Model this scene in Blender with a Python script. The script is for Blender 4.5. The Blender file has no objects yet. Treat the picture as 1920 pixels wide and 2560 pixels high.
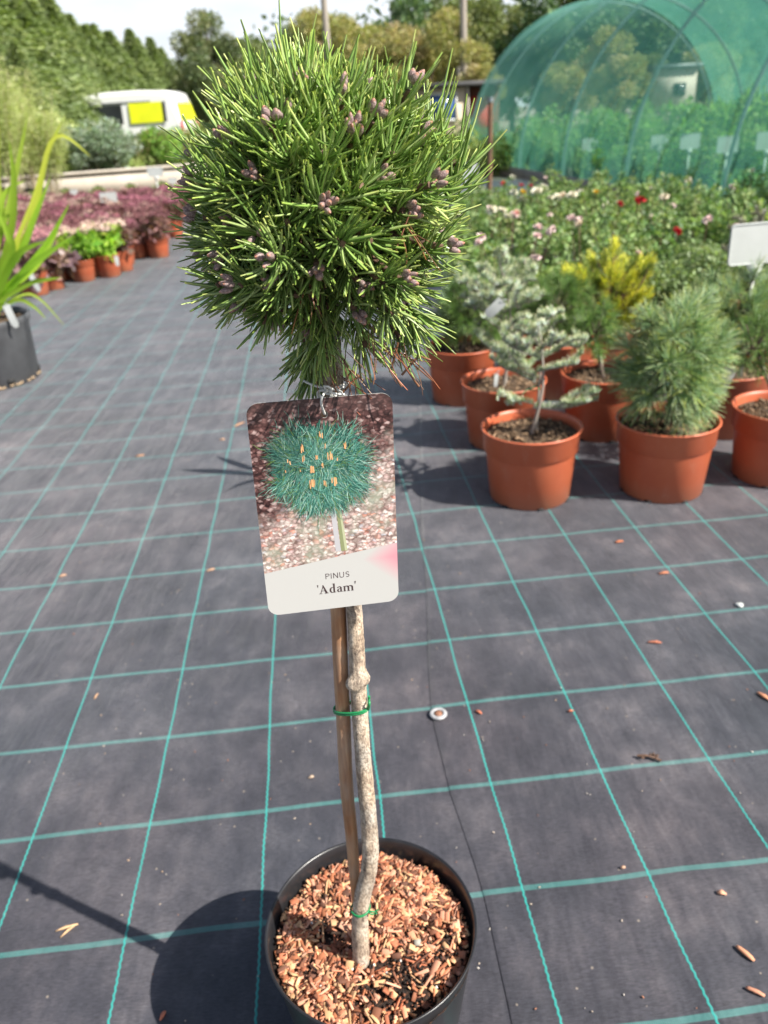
import bpy, math, random
import numpy as np
from mathutils import Vector, Matrix, geometry

# ---------------------------------------------------------------- camera, sky, sun, exposure
SC = bpy.context.scene
COL = SC.collection
K = 1920.0 / 1659.0
F_PX, PITCH, ROLL = 1980.0, 0.4653, -0.0624
_a = math.pi / 2 - PITCH
_M = Matrix.Rotation(_a, 3, 'X') @ Matrix.Rotation(ROLL, 3, 'Z')
cam_d = bpy.data.cameras.new("camera")
cam = bpy.data.objects.new("camera", cam_d)
COL.objects.link(cam)
cam.matrix_world = Matrix.Translation((0, 0, 1.0)) @ _M.to_4x4()
cam_d.sensor_fit = 'HORIZONTAL'
cam_d.sensor_width = 36.0
cam_d.lens = 36.0 * F_PX / 1920.0
cam_d.clip_start = 0.02
cam_d.clip_end = 2000
cam_d.dof.use_dof = True
cam_d.dof.focus_distance = 0.56
cam_d.dof.aperture_fstop = 12.0
SC.camera = cam

SUN_EL = math.radians(44)
SUN_DIR = Vector((0.889 * math.cos(SUN_EL), -0.457 * math.cos(SUN_EL), math.sin(SUN_EL))).normalized()
sd = bpy.data.lights.new("sun", 'SUN')
sd.energy = 5.0
sd.angle = math.radians(0.5)
sd.color = (1.0, 0.95, 0.87)
so = bpy.data.objects.new("sun", sd)
COL.objects.link(so)
so.rotation_euler = SUN_DIR.to_track_quat('Z', 'Y').to_euler()

W = bpy.data.worlds.new("World")
SC.world = W
W.use_nodes = True
wt = W.node_tree
wt.nodes.clear()
w_out = wt.nodes.new('ShaderNodeOutputWorld')
w_bg = wt.nodes.new('ShaderNodeBackground')
w_bg.inputs['Strength'].default_value = 0.060
w_sky = wt.nodes.new('ShaderNodeTexSky')
w_sky.sky_type = 'NISHITA'
w_sky.sun_disc = False
w_sky.sun_elevation = SUN_EL
w_sky.sun_rotation = math.atan2(SUN_DIR.x, SUN_DIR.y)
w_sky.dust_density = 2.0
w_sky.altitude = 100
w_co = wt.nodes.new('ShaderNodeTexCoord')
w_map = wt.nodes.new('ShaderNodeMapping')
w_map.inputs['Scale'].default_value = (1.0, 1.0, 3.2)
w_map.inputs['Location'].default_value = (0.33, 0.0, 0.12)
w_n = wt.nodes.new('ShaderNodeTexNoise')
w_n.inputs['Scale'].default_value = 2.1
w_n.inputs['Detail'].default_value = 7
w_n.inputs['Roughness'].default_value = 0.55
w_r = wt.nodes.new('ShaderNodeValToRGB')
w_r.color_ramp.elements[0].position = 0.28
w_r.color_ramp.elements[0].color = (0.25, 0.25, 0.25, 1)
w_r.color_ramp.elements[1].position = 0.62
w_mix = wt.nodes.new('ShaderNodeMix')
w_mix.data_type = 'RGBA'
w_mix.inputs[7].default_value = (10.3, 10.7, 11.6, 1)
w_sep = wt.nodes.new('ShaderNodeSeparateXYZ')
wt.links.new(w_co.outputs['Generated'], w_sep.inputs[0])
w_lo = wt.nodes.new('ShaderNodeMapRange')      # cloud bank sits low over the horizon, clearer sky above
w_lo.inputs['From Min'].default_value = 0.12
w_lo.inputs['From Max'].default_value = 0.38
w_lo.inputs['To Min'].default_value = 1.0
w_lo.inputs['To Max'].default_value = 0.03
wt.links.new(w_sep.outputs[2], w_lo.inputs['Value'])
w_mul = wt.nodes.new('ShaderNodeMath')
w_mul.operation = 'MULTIPLY'
wt.links.new(w_co.outputs['Generated'], w_map.inputs['Vector'])
wt.links.new(w_map.outputs[0], w_n.inputs['Vector'])
wt.links.new(w_n.outputs['Fac'], w_r.inputs['Fac'])
wt.links.new(w_r.outputs['Color'], w_mul.inputs[0])
wt.links.new(w_lo.outputs[0], w_mul.inputs[1])
wt.links.new(w_mul.outputs[0], w_mix.inputs[0])
wt.links.new(w_sky.outputs[0], w_mix.inputs[6])
wt.links.new(w_mix.outputs[2], w_bg.inputs['Color'])
wt.links.new(w_bg.outputs[0], w_out.inputs['Surface'])

SC.view_settings.view_transform = 'Standard'
SC.view_settings.look = 'None'
SC.view_settings.exposure = 1.02
SC.view_settings.gamma = 1.0
SC.cycles.max_bounces = 8
SC.cycles.transparent_max_bounces = 16
SC.cycles.caustics_reflective = False
SC.cycles.caustics_refractive = False


def ray(x, y):
    return _M @ Vector(((x * K - 960) / F_PX, -(y * K - 1280) / F_PX, -1.0))


def at(x, y, Y):            # point of the sight line through a photo position at world depth Y
    v = ray(x, y)
    return Vector((0, 0, 1)) + v * (Y / v.y)


def gnd(x, y, h=0.0):       # where that sight line meets height h
    v = ray(x, y)
    return Vector((0, 0, 1)) + v * ((h - 1.0) / v.z)


# ---------------------------------------------------------------- helpers: materials
def new_mat(name):
    m = bpy.data.materials.new(name)
    m.use_nodes = True
    nt = m.node_tree
    return m, nt, nt.nodes['Principled BSDF']


def noise(nt, scale, detail=4, rough=0.55, vec=None, coord='Object', stretch=None):
    if vec is None:
        tc = nt.nodes.new('ShaderNodeTexCoord')
        vec = tc.outputs[coord]
    if stretch:
        mp = nt.nodes.new('ShaderNodeMapping')
        mp.inputs['Scale'].default_value = stretch
        nt.links.new(vec, mp.inputs[0])
        vec = mp.outputs[0]
    n = nt.nodes.new('ShaderNodeTexNoise')
    n.inputs['Scale'].default_value = scale
    n.inputs['Detail'].default_value = detail
    n.inputs['Roughness'].default_value = rough
    nt.links.new(vec, n.inputs['Vector'])
    return n.outputs['Fac']


def ramp(nt, fac, stops):
    r = nt.nodes.new('ShaderNodeValToRGB')
    e = r.color_ramp.elements
    while len(e) < len(stops):
        e.new(0.5)
    for i, (p, c) in enumerate(stops):
        e[i].position = p
        e[i].color = (*c, 1) if len(c) == 3 else c
    nt.links.new(fac, r.inputs['Fac'])
    return r.outputs['Color']


def mixc(nt, fac, a, b, mode='MIX'):
    m = nt.nodes.new('ShaderNodeMix')
    m.data_type = 'RGBA'
    m.blend_type = mode
    m.clamp_factor = True
    for s, v in ((0, fac), (6, a), (7, b)):
        if hasattr(v, 'node'):
            nt.links.new(v, m.inputs[s])
        elif s == 0:
            m.inputs[0].default_value = v
        else:
            m.inputs[s].default_value = (*v, 1)
    return m.outputs[2]


def mth(nt, op, a, b=None, c=None):
    n = nt.nodes.new('ShaderNodeMath')
    n.operation = op
    for i, v in enumerate((a, b, c)):
        if v is None:
            continue
        if hasattr(v, 'node'):
            nt.links.new(v, n.inputs[i])
        else:
            n.inputs[i].default_value = v
    return n.outputs[0]


def bump(nt, p, h, strength=0.3, dist=0.001):
    b = nt.nodes.new('ShaderNodeBump')
    b.inputs['Strength'].default_value = strength
    b.inputs['Distance'].default_value = dist
    nt.links.new(h, b.inputs['Height'])
    nt.links.new(b.outputs[0], p.inputs['Normal'])


def plain(name, c1, c2=None, scale=20, rough=0.5, bumps=0.0, bdist=0.001, spec=0.5, stretch=None, detail=4):
    m, nt, p = new_mat(name)
    f = noise(nt, scale, detail, stretch=stretch)
    c2 = c2 or tuple(v * 0.7 for v in c1)
    nt.links.new(ramp(nt, f, [(0.3, c2), (0.7, c1)]), p.inputs['Base Color'])
    p.inputs['Roughness'].default_value = rough
    p.inputs['Specular IOR Level'].default_value = spec
    if bumps:
        bump(nt, p, f, bumps, bdist)
    return m


def leaf_mat(name, rough=0.5, trans=0.3, tint=(1, 1, 1), spec=0.4):
    """vertex colour 'Col' carries each leaf's own pigment"""
    m, nt, p = new_mat(name)
    at_ = nt.nodes.new('ShaderNodeAttribute')
    at_.attribute_name = 'Col'
    c = mixc(nt, 1.0, at_.outputs['Color'], tint, 'MULTIPLY')
    nt.links.new(c, p.inputs['Base Color'])
    p.inputs['Roughness'].default_value = rough
    p.inputs['Specular IOR Level'].default_value = spec
    if trans:
        tr = nt.nodes.new('ShaderNodeBsdfTranslucent')
        c2 = mixc(nt, 1.0, c, (1.5, 1.6, 0.7), 'MULTIPLY')
        nt.links.new(c2, tr.inputs['Color'])
        ms = nt.nodes.new('ShaderNodeMixShader')
        ms.inputs[0].default_value = trans
        nt.links.new(p.outputs[0], ms.inputs[1])
        nt.links.new(tr.outputs[0], ms.inputs[2])
        nt.links.new(ms.outputs[0], nt.nodes['Material Output'].inputs['Surface'])
    return m


# ---------------------------------------------------------------- helpers: meshes
class Buf:
    def __init__(s):
        s.v, s.f, s.c, s.n = [], [], [], 0
        s.mi = []

    def add(s, v, f, col=None, mi=0):
        v = np.asarray(v, float).reshape(-1, 3)
        f = np.asarray(f, int)
        s.v.append(v)
        s.f.append(f + s.n)
        s.mi.append(np.full(len(f), mi, int))
        c = np.ones((len(v), 3)) if col is None else np.broadcast_to(np.asarray(col, float), (len(v), 3))
        s.c.append(c)
        s.n += len(v)

    def mesh(s, name, smooth=False):
        me = bpy.data.meshes.new(name)
        v = np.concatenate(s.v)
        c = np.concatenate(s.c)
        loops = np.concatenate([f.ravel() for f in s.f])
        tot = np.concatenate([np.full(len(f), f.shape[1], int) for f in s.f])
        st = np.concatenate([[0], np.cumsum(tot)[:-1]])
        me.vertices.add(len(v))
        me.vertices.foreach_set('co', v.ravel())
        me.loops.add(len(loops))
        me.loops.foreach_set('vertex_index', loops)
        me.polygons.add(len(tot))
        me.polygons.foreach_set('loop_start', st)
        me.polygons.foreach_set('loop_total', tot)
        me.polygons.foreach_set('material_index', np.concatenate(s.mi))
        if smooth:
            me.polygons.foreach_set('use_smooth', np.ones(len(tot), bool))
        at_ = me.color_attributes.new('Col', 'FLOAT_COLOR', 'POINT')
        at_.data.foreach_set('color', np.concatenate([c, np.ones((len(c), 1))], 1).ravel())
        me.update(calc_edges=True)
        me.validate()
        return me


def tag(o, label=None, cat=None, group=None, kind=None):
    if label: o['label'] = label
    if cat: o['category'] = cat
    if group: o['group'] = group
    if kind: o['kind'] = kind
    return o


def obj(name, buf, mats, parent=None, smooth=False, loc=None):
    me = buf.mesh(name, smooth) if isinstance(buf, Buf) else buf
    if not isinstance(mats, (list, tuple)):
        mats = [mats]
    if not me.materials:
        for m in mats:
            me.materials.append(m)
    o = bpy.data.objects.new(name, me)
    COL.objects.link(o)
    if parent: o.parent = parent
    if loc is not None: o.location = loc
    return o


def empty(name, label, cat, loc=(0, 0, 0), group=None, rz=0.0):
    o = bpy.data.objects.new(name, None)
    o.empty_display_size = 0.1
    COL.objects.link(o)
    o.location = loc
    o.rotation_euler = (0, 0, rz)
    return tag(o, label, cat, group)


def copy_tree(o, parent=None):
    kids = list(o.children)
    c = o.copy()
    COL.objects.link(c)
    c.parent = parent
    for ch in kids:
        copy_tree(ch, c)
    return c


def box(b, c, size, R=None, col=None, mi=0, taper=1.0):
    x, y, z = [s / 2 for s in size]
    v = np.array([(-x, -y, -z), (x, -y, -z), (x, y, -z), (-x, y, -z), (-x * taper, -y * taper, z), (x * taper, -y * taper, z), (x * taper, y * taper, z), (-x * taper, y * taper, z)])
    if R is not None: v = v @ np.array(R).T
    f = [(0, 3, 2, 1), (4, 5, 6, 7), (0, 1, 5, 4), (1, 2, 6, 5), (2, 3, 7, 6), (3, 0, 4, 7)]
    b.add(v + np.array(c), f, col, mi)


def tube(b, pts, rad, n=8, col=None, mi=0, cap=True, closed=False):
    P = [Vector(p) for p in pts]
    m = len(P)
    rad = rad if hasattr(rad, '__len__') else [rad] * m
    T = []
    for i in range(m):
        a, c = P[max(i - 1, 0)], P[min(i + 1, m - 1)]
        if closed:
            a, c = P[(i - 1) % m], P[(i + 1) % m]
        T.append((c - a).normalized())
    up = Vector((0, 0, 1)) if abs(T[0].z) < 0.9 else Vector((1, 0, 0))
    N = (up - T[0] * up.dot(T[0])).normalized()
    V = []
    for i in range(m):
        N = (N - T[i] * N.dot(T[i])).normalized()
        B = T[i].cross(N)
        for k in range(n):
            t = 2 * math.pi * k / n
            V.append(P[i] + (N * math.cos(t) + B * math.sin(t)) * rad[i])
    F = []
    for i in range(m if closed else m - 1):
        j = (i + 1) % m
        for k in range(n):
            F.append((i * n + k, i * n + (k + 1) % n, j * n + (k + 1) % n, j * n + k))
    b.add([tuple(v) for v in V], F, col, mi)
    if cap and not closed:
        b.add([tuple(v) for v in V[:n]], [tuple(range(n))[::-1]], col, mi)
        b.add([tuple(v) for v in V[-n:]], [tuple(range(n))], col, mi)


def lathe(b, prof, n=48, c=(0, 0, 0), col=None, mi=0, wob=None):
    V, F = [], []
    for i, (r, z) in enumerate(prof):
        for k in range(n):
            t = 2 * math.pi * k / n
            rr = r * (1 + (wob(t, z) if wob else 0))
            V.append((c[0] + rr * math.cos(t), c[1] + rr * math.sin(t), c[2] + z))
    for i in range(len(prof) - 1):
        for k in range(n):
            F.append((i * n + k, i * n + (k + 1) % n, (i + 1) * n + (k + 1) % n, (i + 1) * n + k))
    b.add(V, F, col, mi)


def smoothpath(pts, n=6):
    P = [Vector(p) for p in pts]
    out = []
    for i in range(len(P) - 1):
        p0, p1, p2, p3 = P[max(i - 1, 0)], P[i], P[i + 1], P[min(i + 2, len(P) - 1)]
        for k in range(n):
            t = k / n
            out.append(0.5 * ((2 * p1) + (p2 - p0) * t + (2 * p0 - 5 * p1 + 4 * p2 - p3) * t * t + (3 * p1 - p0 - 3 * p2 + p3) * t ** 3))
    out.append(P[-1])
    return out


def unit(a):
    return a / (np.linalg.norm(a, axis=-1, keepdims=True) + 1e-12)


def needles(b, base, d, L, width, col, bend, rng, segs=3, flat=0.45):
    """tapering needles with a shallow triangular section; base,d,(bend) are N x 3"""
    N = len(base)
    d = unit(d)
    L = np.broadcast_to(L, (N,))[:, None]
    ref = rng.normal(size=(N, 3))
    s = unit(np.cross(d, ref))
    u = np.cross(s, d)
    rows = []
    for i in range(segs + 1):
        t = i / segs
        p = base + d * L * t + bend * L * t * t
        w = width * (0.75 + 0.5 * t if t < 0.4 else 1.0 - 0.15 * (t - 0.4) / 0.6) * (1 if i < segs else 0.62)
        w = np.broadcast_to(w, (N,))[:, None] / 2
        rows.append(np.stack([p - s * w, p + s * w, p + u * w * 2 * flat], 1))
    V = np.stack(rows, 1).reshape(N, -1, 3)         # N, (segs+1)*3, 3
    per = (segs + 1) * 3
    fl = []
    for i in range(segs):
        for k in range(3):
            fl.append((i * 3 + k, i * 3 + (k + 1) % 3, (i + 1) * 3 + (k + 1) % 3, (i + 1) * 3 + k))
    fl = np.array(fl)
    F = (fl[None] + (np.arange(N) * per)[:, None, None]).reshape(-1, 4)
    col = np.broadcast_to(col, (N, 3))
    C = np.repeat(col[:, None, :], per, 1)
    tt = np.repeat(np.linspace(0, 1, segs + 1), 3)[None, :, None]
    C = C * (1 - 0.0 * tt)
    C = np.where(tt > 0.99, C * np.array([1.5, 1.25, 1.0]), C)
    b.add(V.reshape(-1, 3), F, C.reshape(-1, 3))


def leafquads(b, P, d, L, wd, col, rng, fold=0.0):
    """rhombic leaves: P base N x 3, d direction"""
    N = len(P)
    d = unit(d)
    s = unit(np.cross(d, rng.normal(size=(N, 3))))
    L = np.broadcast_to(L, (N,))[:, None]
    wd = np.broadcast_to(wd, (N,))[:, None]
    u = np.cross(s, d)
    V = np.stack([P, P + d * L * 0.45 + s * wd / 2 + u * wd * fold, P + d * L, P + d * L * 0.45 - s * wd / 2 + u * wd * fold], 1)
    F = np.arange(N * 4).reshape(N, 4)
    C = np.repeat(np.broadcast_to(col, (N, 3))[:, None], 4, 1)
    b.add(V.reshape(-1, 3), F, C.reshape(-1, 3))


def vary(rng, n, c, amt=0.2, hue=0.06):
    c = np.array(c, float)
    k = np.exp(rng.normal(0, amt, (n, 1)))
    h = 1 + rng.normal(0, hue, (n, 3))
    return np.clip(c * k * h, 0.002, 0.95)


def cloud(b, blobs, n, size, cols, rng, shell=0.55, gate=0.0, asp=0.55):
    """leaves spread through several ellipsoids (cx,cy,cz,rx,ry,rz); cols = list of pigments, one per clump mostly"""
    B = np.array(blobs, float)
    w = (B[:, 3] * B[:, 4] * B[:, 5]) ** 0.67
    w /= w.sum()
    idx = rng.choice(len(B), n, p=w)
    d = unit(rng.normal(size=(n, 3)))
    r = shell + (1 - shell) * rng.random((n, 1)) ** 0.6
    r *= 1 + rng.normal(0, 0.06, (n, 1))
    P = B[idx, :3] + d * r * B[idx, 3:6]
    keep = np.ones(n, bool)
    if gate:
        s = 3.1 / np.mean(B[:, 3])
        g = np.sin(P[:, 0] * s + 1.3 * idx) + np.sin(P[:, 1] * s * 1.1 + 2.1) + np.sin(P[:, 2] * s * 1.3 + 0.7 * idx)
        keep = g > -3 + gate * 3 + rng.normal(0, 0.4, n)
    P, d, idx = P[keep], d[keep], idx[keep]
    m = len(P)
    cc = np.array(cols, float)[(idx * 7 + (rng.random(m) < 0.25)) % len(cols)]
    C = np.clip(cc * np.exp(rng.normal(0, 0.22, (m, 1))) * (1 + rng.normal(0, 0.05, (m, 3))), 0.004, 0.9)
    dd = d * 0.7 + rng.normal(0, 0.7, (m, 3)) + np.array([0, 0, -0.15])
    sz = size * np.exp(rng.normal(0, 0.25, m))
    leafquads(b, P, dd, sz, sz * asp, C, rng, fold=0.12)


def link_kids(o, kids):
    for k in kids:
        k.parent = o


# ---------------------------------------------------------------- materials
def mat_fabric(name, gap_u):
    """black woven ground fabric with its printed-in teal grid; world-sized object coordinates"""
    m, nt, p = new_mat(name)
    tc = nt.nodes.new('ShaderNodeTexCoord')
    # gentle waviness of the lines
    nn = nt.nodes.new('ShaderNodeTexNoise')
    nn.inputs['Scale'].default_value = 4.5
    nn.inputs['Detail'].default_value = 1.5
    nt.links.new(tc.outputs['Object'], nn.inputs['Vector'])
    sub = nt.nodes.new('ShaderNodeVectorMath'); sub.operation = 'SUBTRACT'
    nt.links.new(nn.outputs['Color'], sub.inputs[0]); sub.inputs[1].default_value = (0.5, 0.5, 0.5)
    scl = nt.nodes.new('ShaderNodeVectorMath'); scl.operation = 'SCALE'
    nt.links.new(sub.outputs[0], scl.inputs[0]); scl.inputs['Scale'].default_value = 0.011
    add = nt.nodes.new('ShaderNodeVectorMath'); add.operation = 'ADD'
    nt.links.new(tc.outputs['Object'], add.inputs[0]); nt.links.new(scl.outputs[0], add.inputs[1])
    rot = nt.nodes.new('ShaderNodeVectorRotate')
    rot.rotation_type = 'Z_AXIS'
    rot.inputs['Angle'].default_value = -0.069
    nt.links.new(add.outputs[0], rot.inputs['Vector'])
    sep = nt.nodes.new('ShaderNodeSeparateXYZ')
    nt.links.new(rot.outputs[0], sep.inputs[0])
    X, Y = sep.outputs[0], sep.outputs[1]
    # columns: thin twisted cord
    wig = mth(nt, 'MULTIPLY', mth(nt, 'SINE', mth(nt, 'MULTIPLY', Y, 2 * math.pi / 0.011)), 0.00055)
    u = mth(nt, 'DIVIDE', mth(nt, 'ADD', mth(nt, 'ADD', X, 0.1568), wig), 0.1858)
    du = mth(nt, 'MULTIPLY', mth(nt, 'ABSOLUTE', mth(nt, 'SUBTRACT', mth(nt, 'FRACT', mth(nt, 'ADD', u, 0.5)), 0.5)), 0.1858)
    colm = mth(nt, 'SUBTRACT', 1.0, mth(nt, 'SMOOTHSTEP', du, 0.0011, 0.0021)) if False else None
    mr = nt.nodes.new('ShaderNodeMapRange'); mr.interpolation_type = 'SMOOTHSTEP'
    mr.inputs['From Min'].default_value = 0.0010; mr.inputs['From Max'].default_value = 0.0021
    mr.inputs['To Min'].default_value = 1; mr.inputs['To Max'].default_value = 0
    nt.links.new(du, mr.inputs['Value'])
    colm = mr.outputs[0]
    v = mth(nt, 'DIVIDE', mth(nt, 'SUBTRACT', Y, 1.1538), 0.2016)
    dv = mth(nt, 'MULTIPLY', mth(nt, 'ABSOLUTE', mth(nt, 'SUBTRACT', mth(nt, 'FRACT', mth(nt, 'ADD', v, 0.5)), 0.5)), 0.2016)
    mr2 = nt.nodes.new('ShaderNodeMapRange'); mr2.interpolation_type = 'SMOOTHSTEP'
    mr2.inputs['From Min'].default_value = 0.0034; mr2.inputs['From Max'].default_value = 0.0050
    mr2.inputs['To Min'].default_value = 1; mr2.inputs['To Max'].default_value = 0
    nt.links.new(dv, mr2.inputs['Value'])
    hatch = mth(nt, 'ADD', mth(nt, 'MULTIPLY', mth(nt, 'SINE', mth(nt, 'MULTIPLY', X, 2 * math.pi / 0.0026)), 0.20), 0.38)
    rowm = mth(nt, 'MULTIPLY', mr2.outputs[0], hatch)
    # fabric colour: weave, dust clouds, stains
    obj_ = tc.outputs['Object']
    f1 = noise(nt, 3.2, 6, 0.62, vec=obj_)
    f2 = noise(nt, 14, 6, 0.6, vec=obj_, stretch=(1.3, 0.8, 1))
    f3 = noise(nt, 330, 3, 0.65, vec=rot.outputs[0], stretch=(0.35, 1.8, 1))
    f4 = noise(nt, 1.3, 3, 0.5, vec=obj_)
    c = ramp(nt, f1, [(0.3, (0.031, 0.032, 0.037)), (0.5, (0.050, 0.049, 0.055)), (0.75, (0.104, 0.097, 0.099))])
    c = mixc(nt, 0.85, c, ramp(nt, f2, [(0.3, (0.60, 0.62, 0.68)), (0.5, (0.95, 0.96, 1.0)), (0.75, (1.7, 1.62, 1.55))]), 'MULTIPLY')
    c = mixc(nt, 0.6, c, ramp(nt, f4, [(0.35, (0.82, 0.95, 1.08)), (0.65, (1.15, 1.0, 1.04))]), 'MULTIPLY')
    weave = mth(nt, 'SINE', mth(nt, 'MULTIPLY', Y, 2 * math.pi / 0.0022))
    weave2 = mth(nt, 'SINE', mth(nt, 'MULTIPLY', X, 2 * math.pi / 0.0017))
    wv = mth(nt, 'MULTIPLY', weave, weave2)
    c = mixc(nt, 0.9, c, ramp(nt, f3, [(0.3, (0.60, 0.60, 0.60)), (0.7, (1.42, 1.42, 1.42))]), 'MULTIPLY')
    c = mixc(nt, 0.5, c, ramp(nt, mth(nt, 'ADD', mth(nt, 'MULTIPLY', wv, 0.5), 0.5), [(0, (0.8, 0.8, 0.8)), (1, (1.2, 1.2, 1.2))]), 'MULTIPLY')
    # light specks of grit
    vo = nt.nodes.new('ShaderNodeTexVoronoi'); vo.inputs['Scale'].default_value = 38
    nt.links.new(obj_, vo.inputs['Vector'])
    sepc = nt.nodes.new('ShaderNodeSeparateColor'); nt.links.new(vo.outputs['Color'], sepc.inputs[0])
    sm = mth(nt, 'MULTIPLY', mth(nt, 'LESS_THAN', vo.outputs['Distance'], 0.07), mth(nt, 'GREATER_THAN', sepc.outputs[0], 0.62))
    c = mixc(nt, mth(nt, 'MULTIPLY', sm, 0.65), c, (0.30, 0.25, 0.20))
    teal = ramp(nt, f2, [(0.3, (0.035, 0.27, 0.24)), (0.7, (0.11, 0.38, 0.345))])
    dust = ramp(nt, f1, [(0.35, (0, 0, 0)), (0.8, (0.35, 0.35, 0.35))])
    teal = mixc(nt, dust, teal, (0.28, 0.42, 0.40))
    c = mixc(nt, rowm, c, teal)
    c = mixc(nt, mth(nt, 'MULTIPLY', colm, .74), c, (0.025, 0.35, 0.31))
    nt.links.new(c, p.inputs['Base Color'])
    p.inputs['Roughness'].default_value = 0.5
    p.inputs['Specular IOR Level'].default_value = 0.32
    p.inputs['Sheen Weight'].default_value = 0.55
    p.inputs['Sheen Roughness'].default_value = 0.35
    h = mth(nt, 'ADD', mth(nt, 'MULTIPLY', wv, 0.15), mth(nt, 'ADD', mth(nt, 'MULTIPLY', f2, 1.2), mth(nt, 'MULTIPLY', mth(nt, 'ADD', colm, rowm), 0.35)))
    cr_ = noise(nt, 7, 3, 0.55, vec=obj_, stretch=(2.2, 0.5, 1))
    h = mth(nt, 'ADD', h, mth(nt, 'MULTIPLY', cr_, 9.0))
    bump(nt, p, h, 0.55, 0.002)
    return m


M = {}
M['fabric'] = mat_fabric('woven_fabric', 0)
M['dirt'] = plain('gravel_dirt', (0.30, 0.26, 0.21), (0.17, 0.15, 0.12), 3, 0.95, 0.4, 0.02, detail=8)
M['leaf'] = leaf_mat('leaf')
M['leaf_soft'] = leaf_mat('soft_leaf', 0.6, 0.4)
M['needle'] = leaf_mat('needle', 0.34, 0.12, spec=0.65)
M['matte'] = leaf_mat('bloom', 0.8, 0.0)
M['bark_tree'] = plain('tree_bark', (0.16, 0.12, 0.09), (0.07, 0.05, 0.04), 9, 0.9, 0.6, 0.02)
M['bark_old'] = plain('bark', (0.56, 0.47, 0.38), (0.20, 0.15, 0.11), 130, 0.85, 1.0, 0.0022, stretch=(1, 1, 0.4), detail=8)
M['twig'] = plain('twig', (0.16, 0.09, 0.055), (0.07, 0.04, 0.03), 200, 0.8)
M['blackplastic'] = plain('black_plastic', (0.022, 0.022, 0.025), (0.012, 0.012, 0.013), 30, 0.32, 0.05)
M['greyplastic'] = plain('dusty_black_plastic', (0.085, 0.088, 0.095), (0.045, 0.046, 0.05), 9, 0.55, 0.05, detail=7)
M['white'] = plain('white_plastic', (0.54, 0.56, 0.54), (0.46, 0.48, 0.46), 8, 0.35)
M['steel'] = plain('galvanised_pipe', (0.20, 0.24, 0.25), (0.13, 0.16, 0.17), 6, 0.45)
M['rust'] = plain('weathered_post', (0.20, 0.11, 0.06), (0.09, 0.05, 0.03), 12, 0.8)
M['wood'] = plain('grey_wood', (0.36, 0.32, 0.27), (0.24, 0.21, 0.18), 5, 0.85, stretch=(1, 1, 0.1))
M['concrete'] = plain('pale_concrete', (0.50, 0.45, 0.38), (0.36, 0.32, 0.27), 2.5, 0.9, detail=8)
M['glass'] = plain('dark_glass', (0.03, 0.035, 0.04), (0.02, 0.022, 0.025), 3, 0.08)
M['rubber'] = plain('rubber', (0.02, 0.02, 0.02), None, 20, 0.8)
M['chrome'] = plain('hub_metal', (0.45, 0.46, 0.48), None, 5, 0.3)
M['van'] = plain('van_paint', (0.80, 0.81, 0.80), (0.74, 0.75, 0.75), 2, 0.25)
M['yellow'] = plain('yellow_panel', (0.72, 0.76, 0.02), (0.62, 0.66, 0.02), 3, 0.4)
M['red'] = plain('red_lens', (0.5, 0.02, 0.02), (0.35, 0.015, 0.015), 5, 0.3)
M['beige'] = plain('beige_render', (0.52, 0.44, 0.33), (0.44, 0.37, 0.28), 2, 0.9)
M['brownred'] = plain('brown_cladding', (0.14, 0.05, 0.03), (0.09, 0.035, 0.025), 3, 0.8)
M['roofdark'] = plain('dark_roof', (0.07, 0.07, 0.075), (0.05, 0.05, 0.05), 3, 0.8)
M['blueglass'] = plain('blue_window', (0.06, 0.12, 0.30), (0.04, 0.08, 0.2), 2, 0.15)
M['greentie'] = plain('green_tie', (0.02, 0.26, 0.09), (0.015, 0.18, 0.06), 60, 0.35)
M['string'] = plain('white_string', (0.70, 0.70, 0.66), (0.5, 0.5, 0.47), 300, 0.6)


def mat_terracotta():
    m, nt, p = new_mat('terracotta_plastic')
    f = noise(nt, 7, 6)
    oi = nt.nodes.new('ShaderNodeObjectInfo')
    c = ramp(nt, f, [(0.3, (0.44, 0.098, 0.042)), (0.7, (0.54, 0.145, 0.066))])
    k = ramp(nt, oi.outputs['Random'], [(0, (0.86, 0.88, 0.90)), (1, (1.12, 1.1, 1.08))])
    c = mixc(nt, 1.0, c, k, 'MULTIPLY')
    g = nt.nodes.new('ShaderNodeTexCoord')
    s = nt.nodes.new('ShaderNodeSeparateXYZ')
    nt.links.new(g.outputs['Object'], s.inputs[0])
    dirt = mth(nt, 'MULTIPLY', mth(nt, 'SUBTRACT', 0.55, mth(nt, 'MULTIPLY', s.outputs[2], 9.0)), mth(nt, 'ADD', f, 0.3))
    c = mixc(nt, mth(nt, 'MAXIMUM', dirt, 0.0), c, (0.30, 0.17, 0.11))
    sc_ = noise(nt, 38, 6, 0.75, vec=g.outputs['Object'], stretch=(1, 1, .35))
    c = mixc(nt, ramp(nt, sc_, [(.56, (0, 0, 0)), (.74, (.38, .38, .38))]), c, (.52, .27, .19))
    nt.links.new(c, p.inputs['Base Color'])
    p.inputs['Roughness'].default_value = 0.42
    return m


M['terra'] = mat_terracotta()


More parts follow.
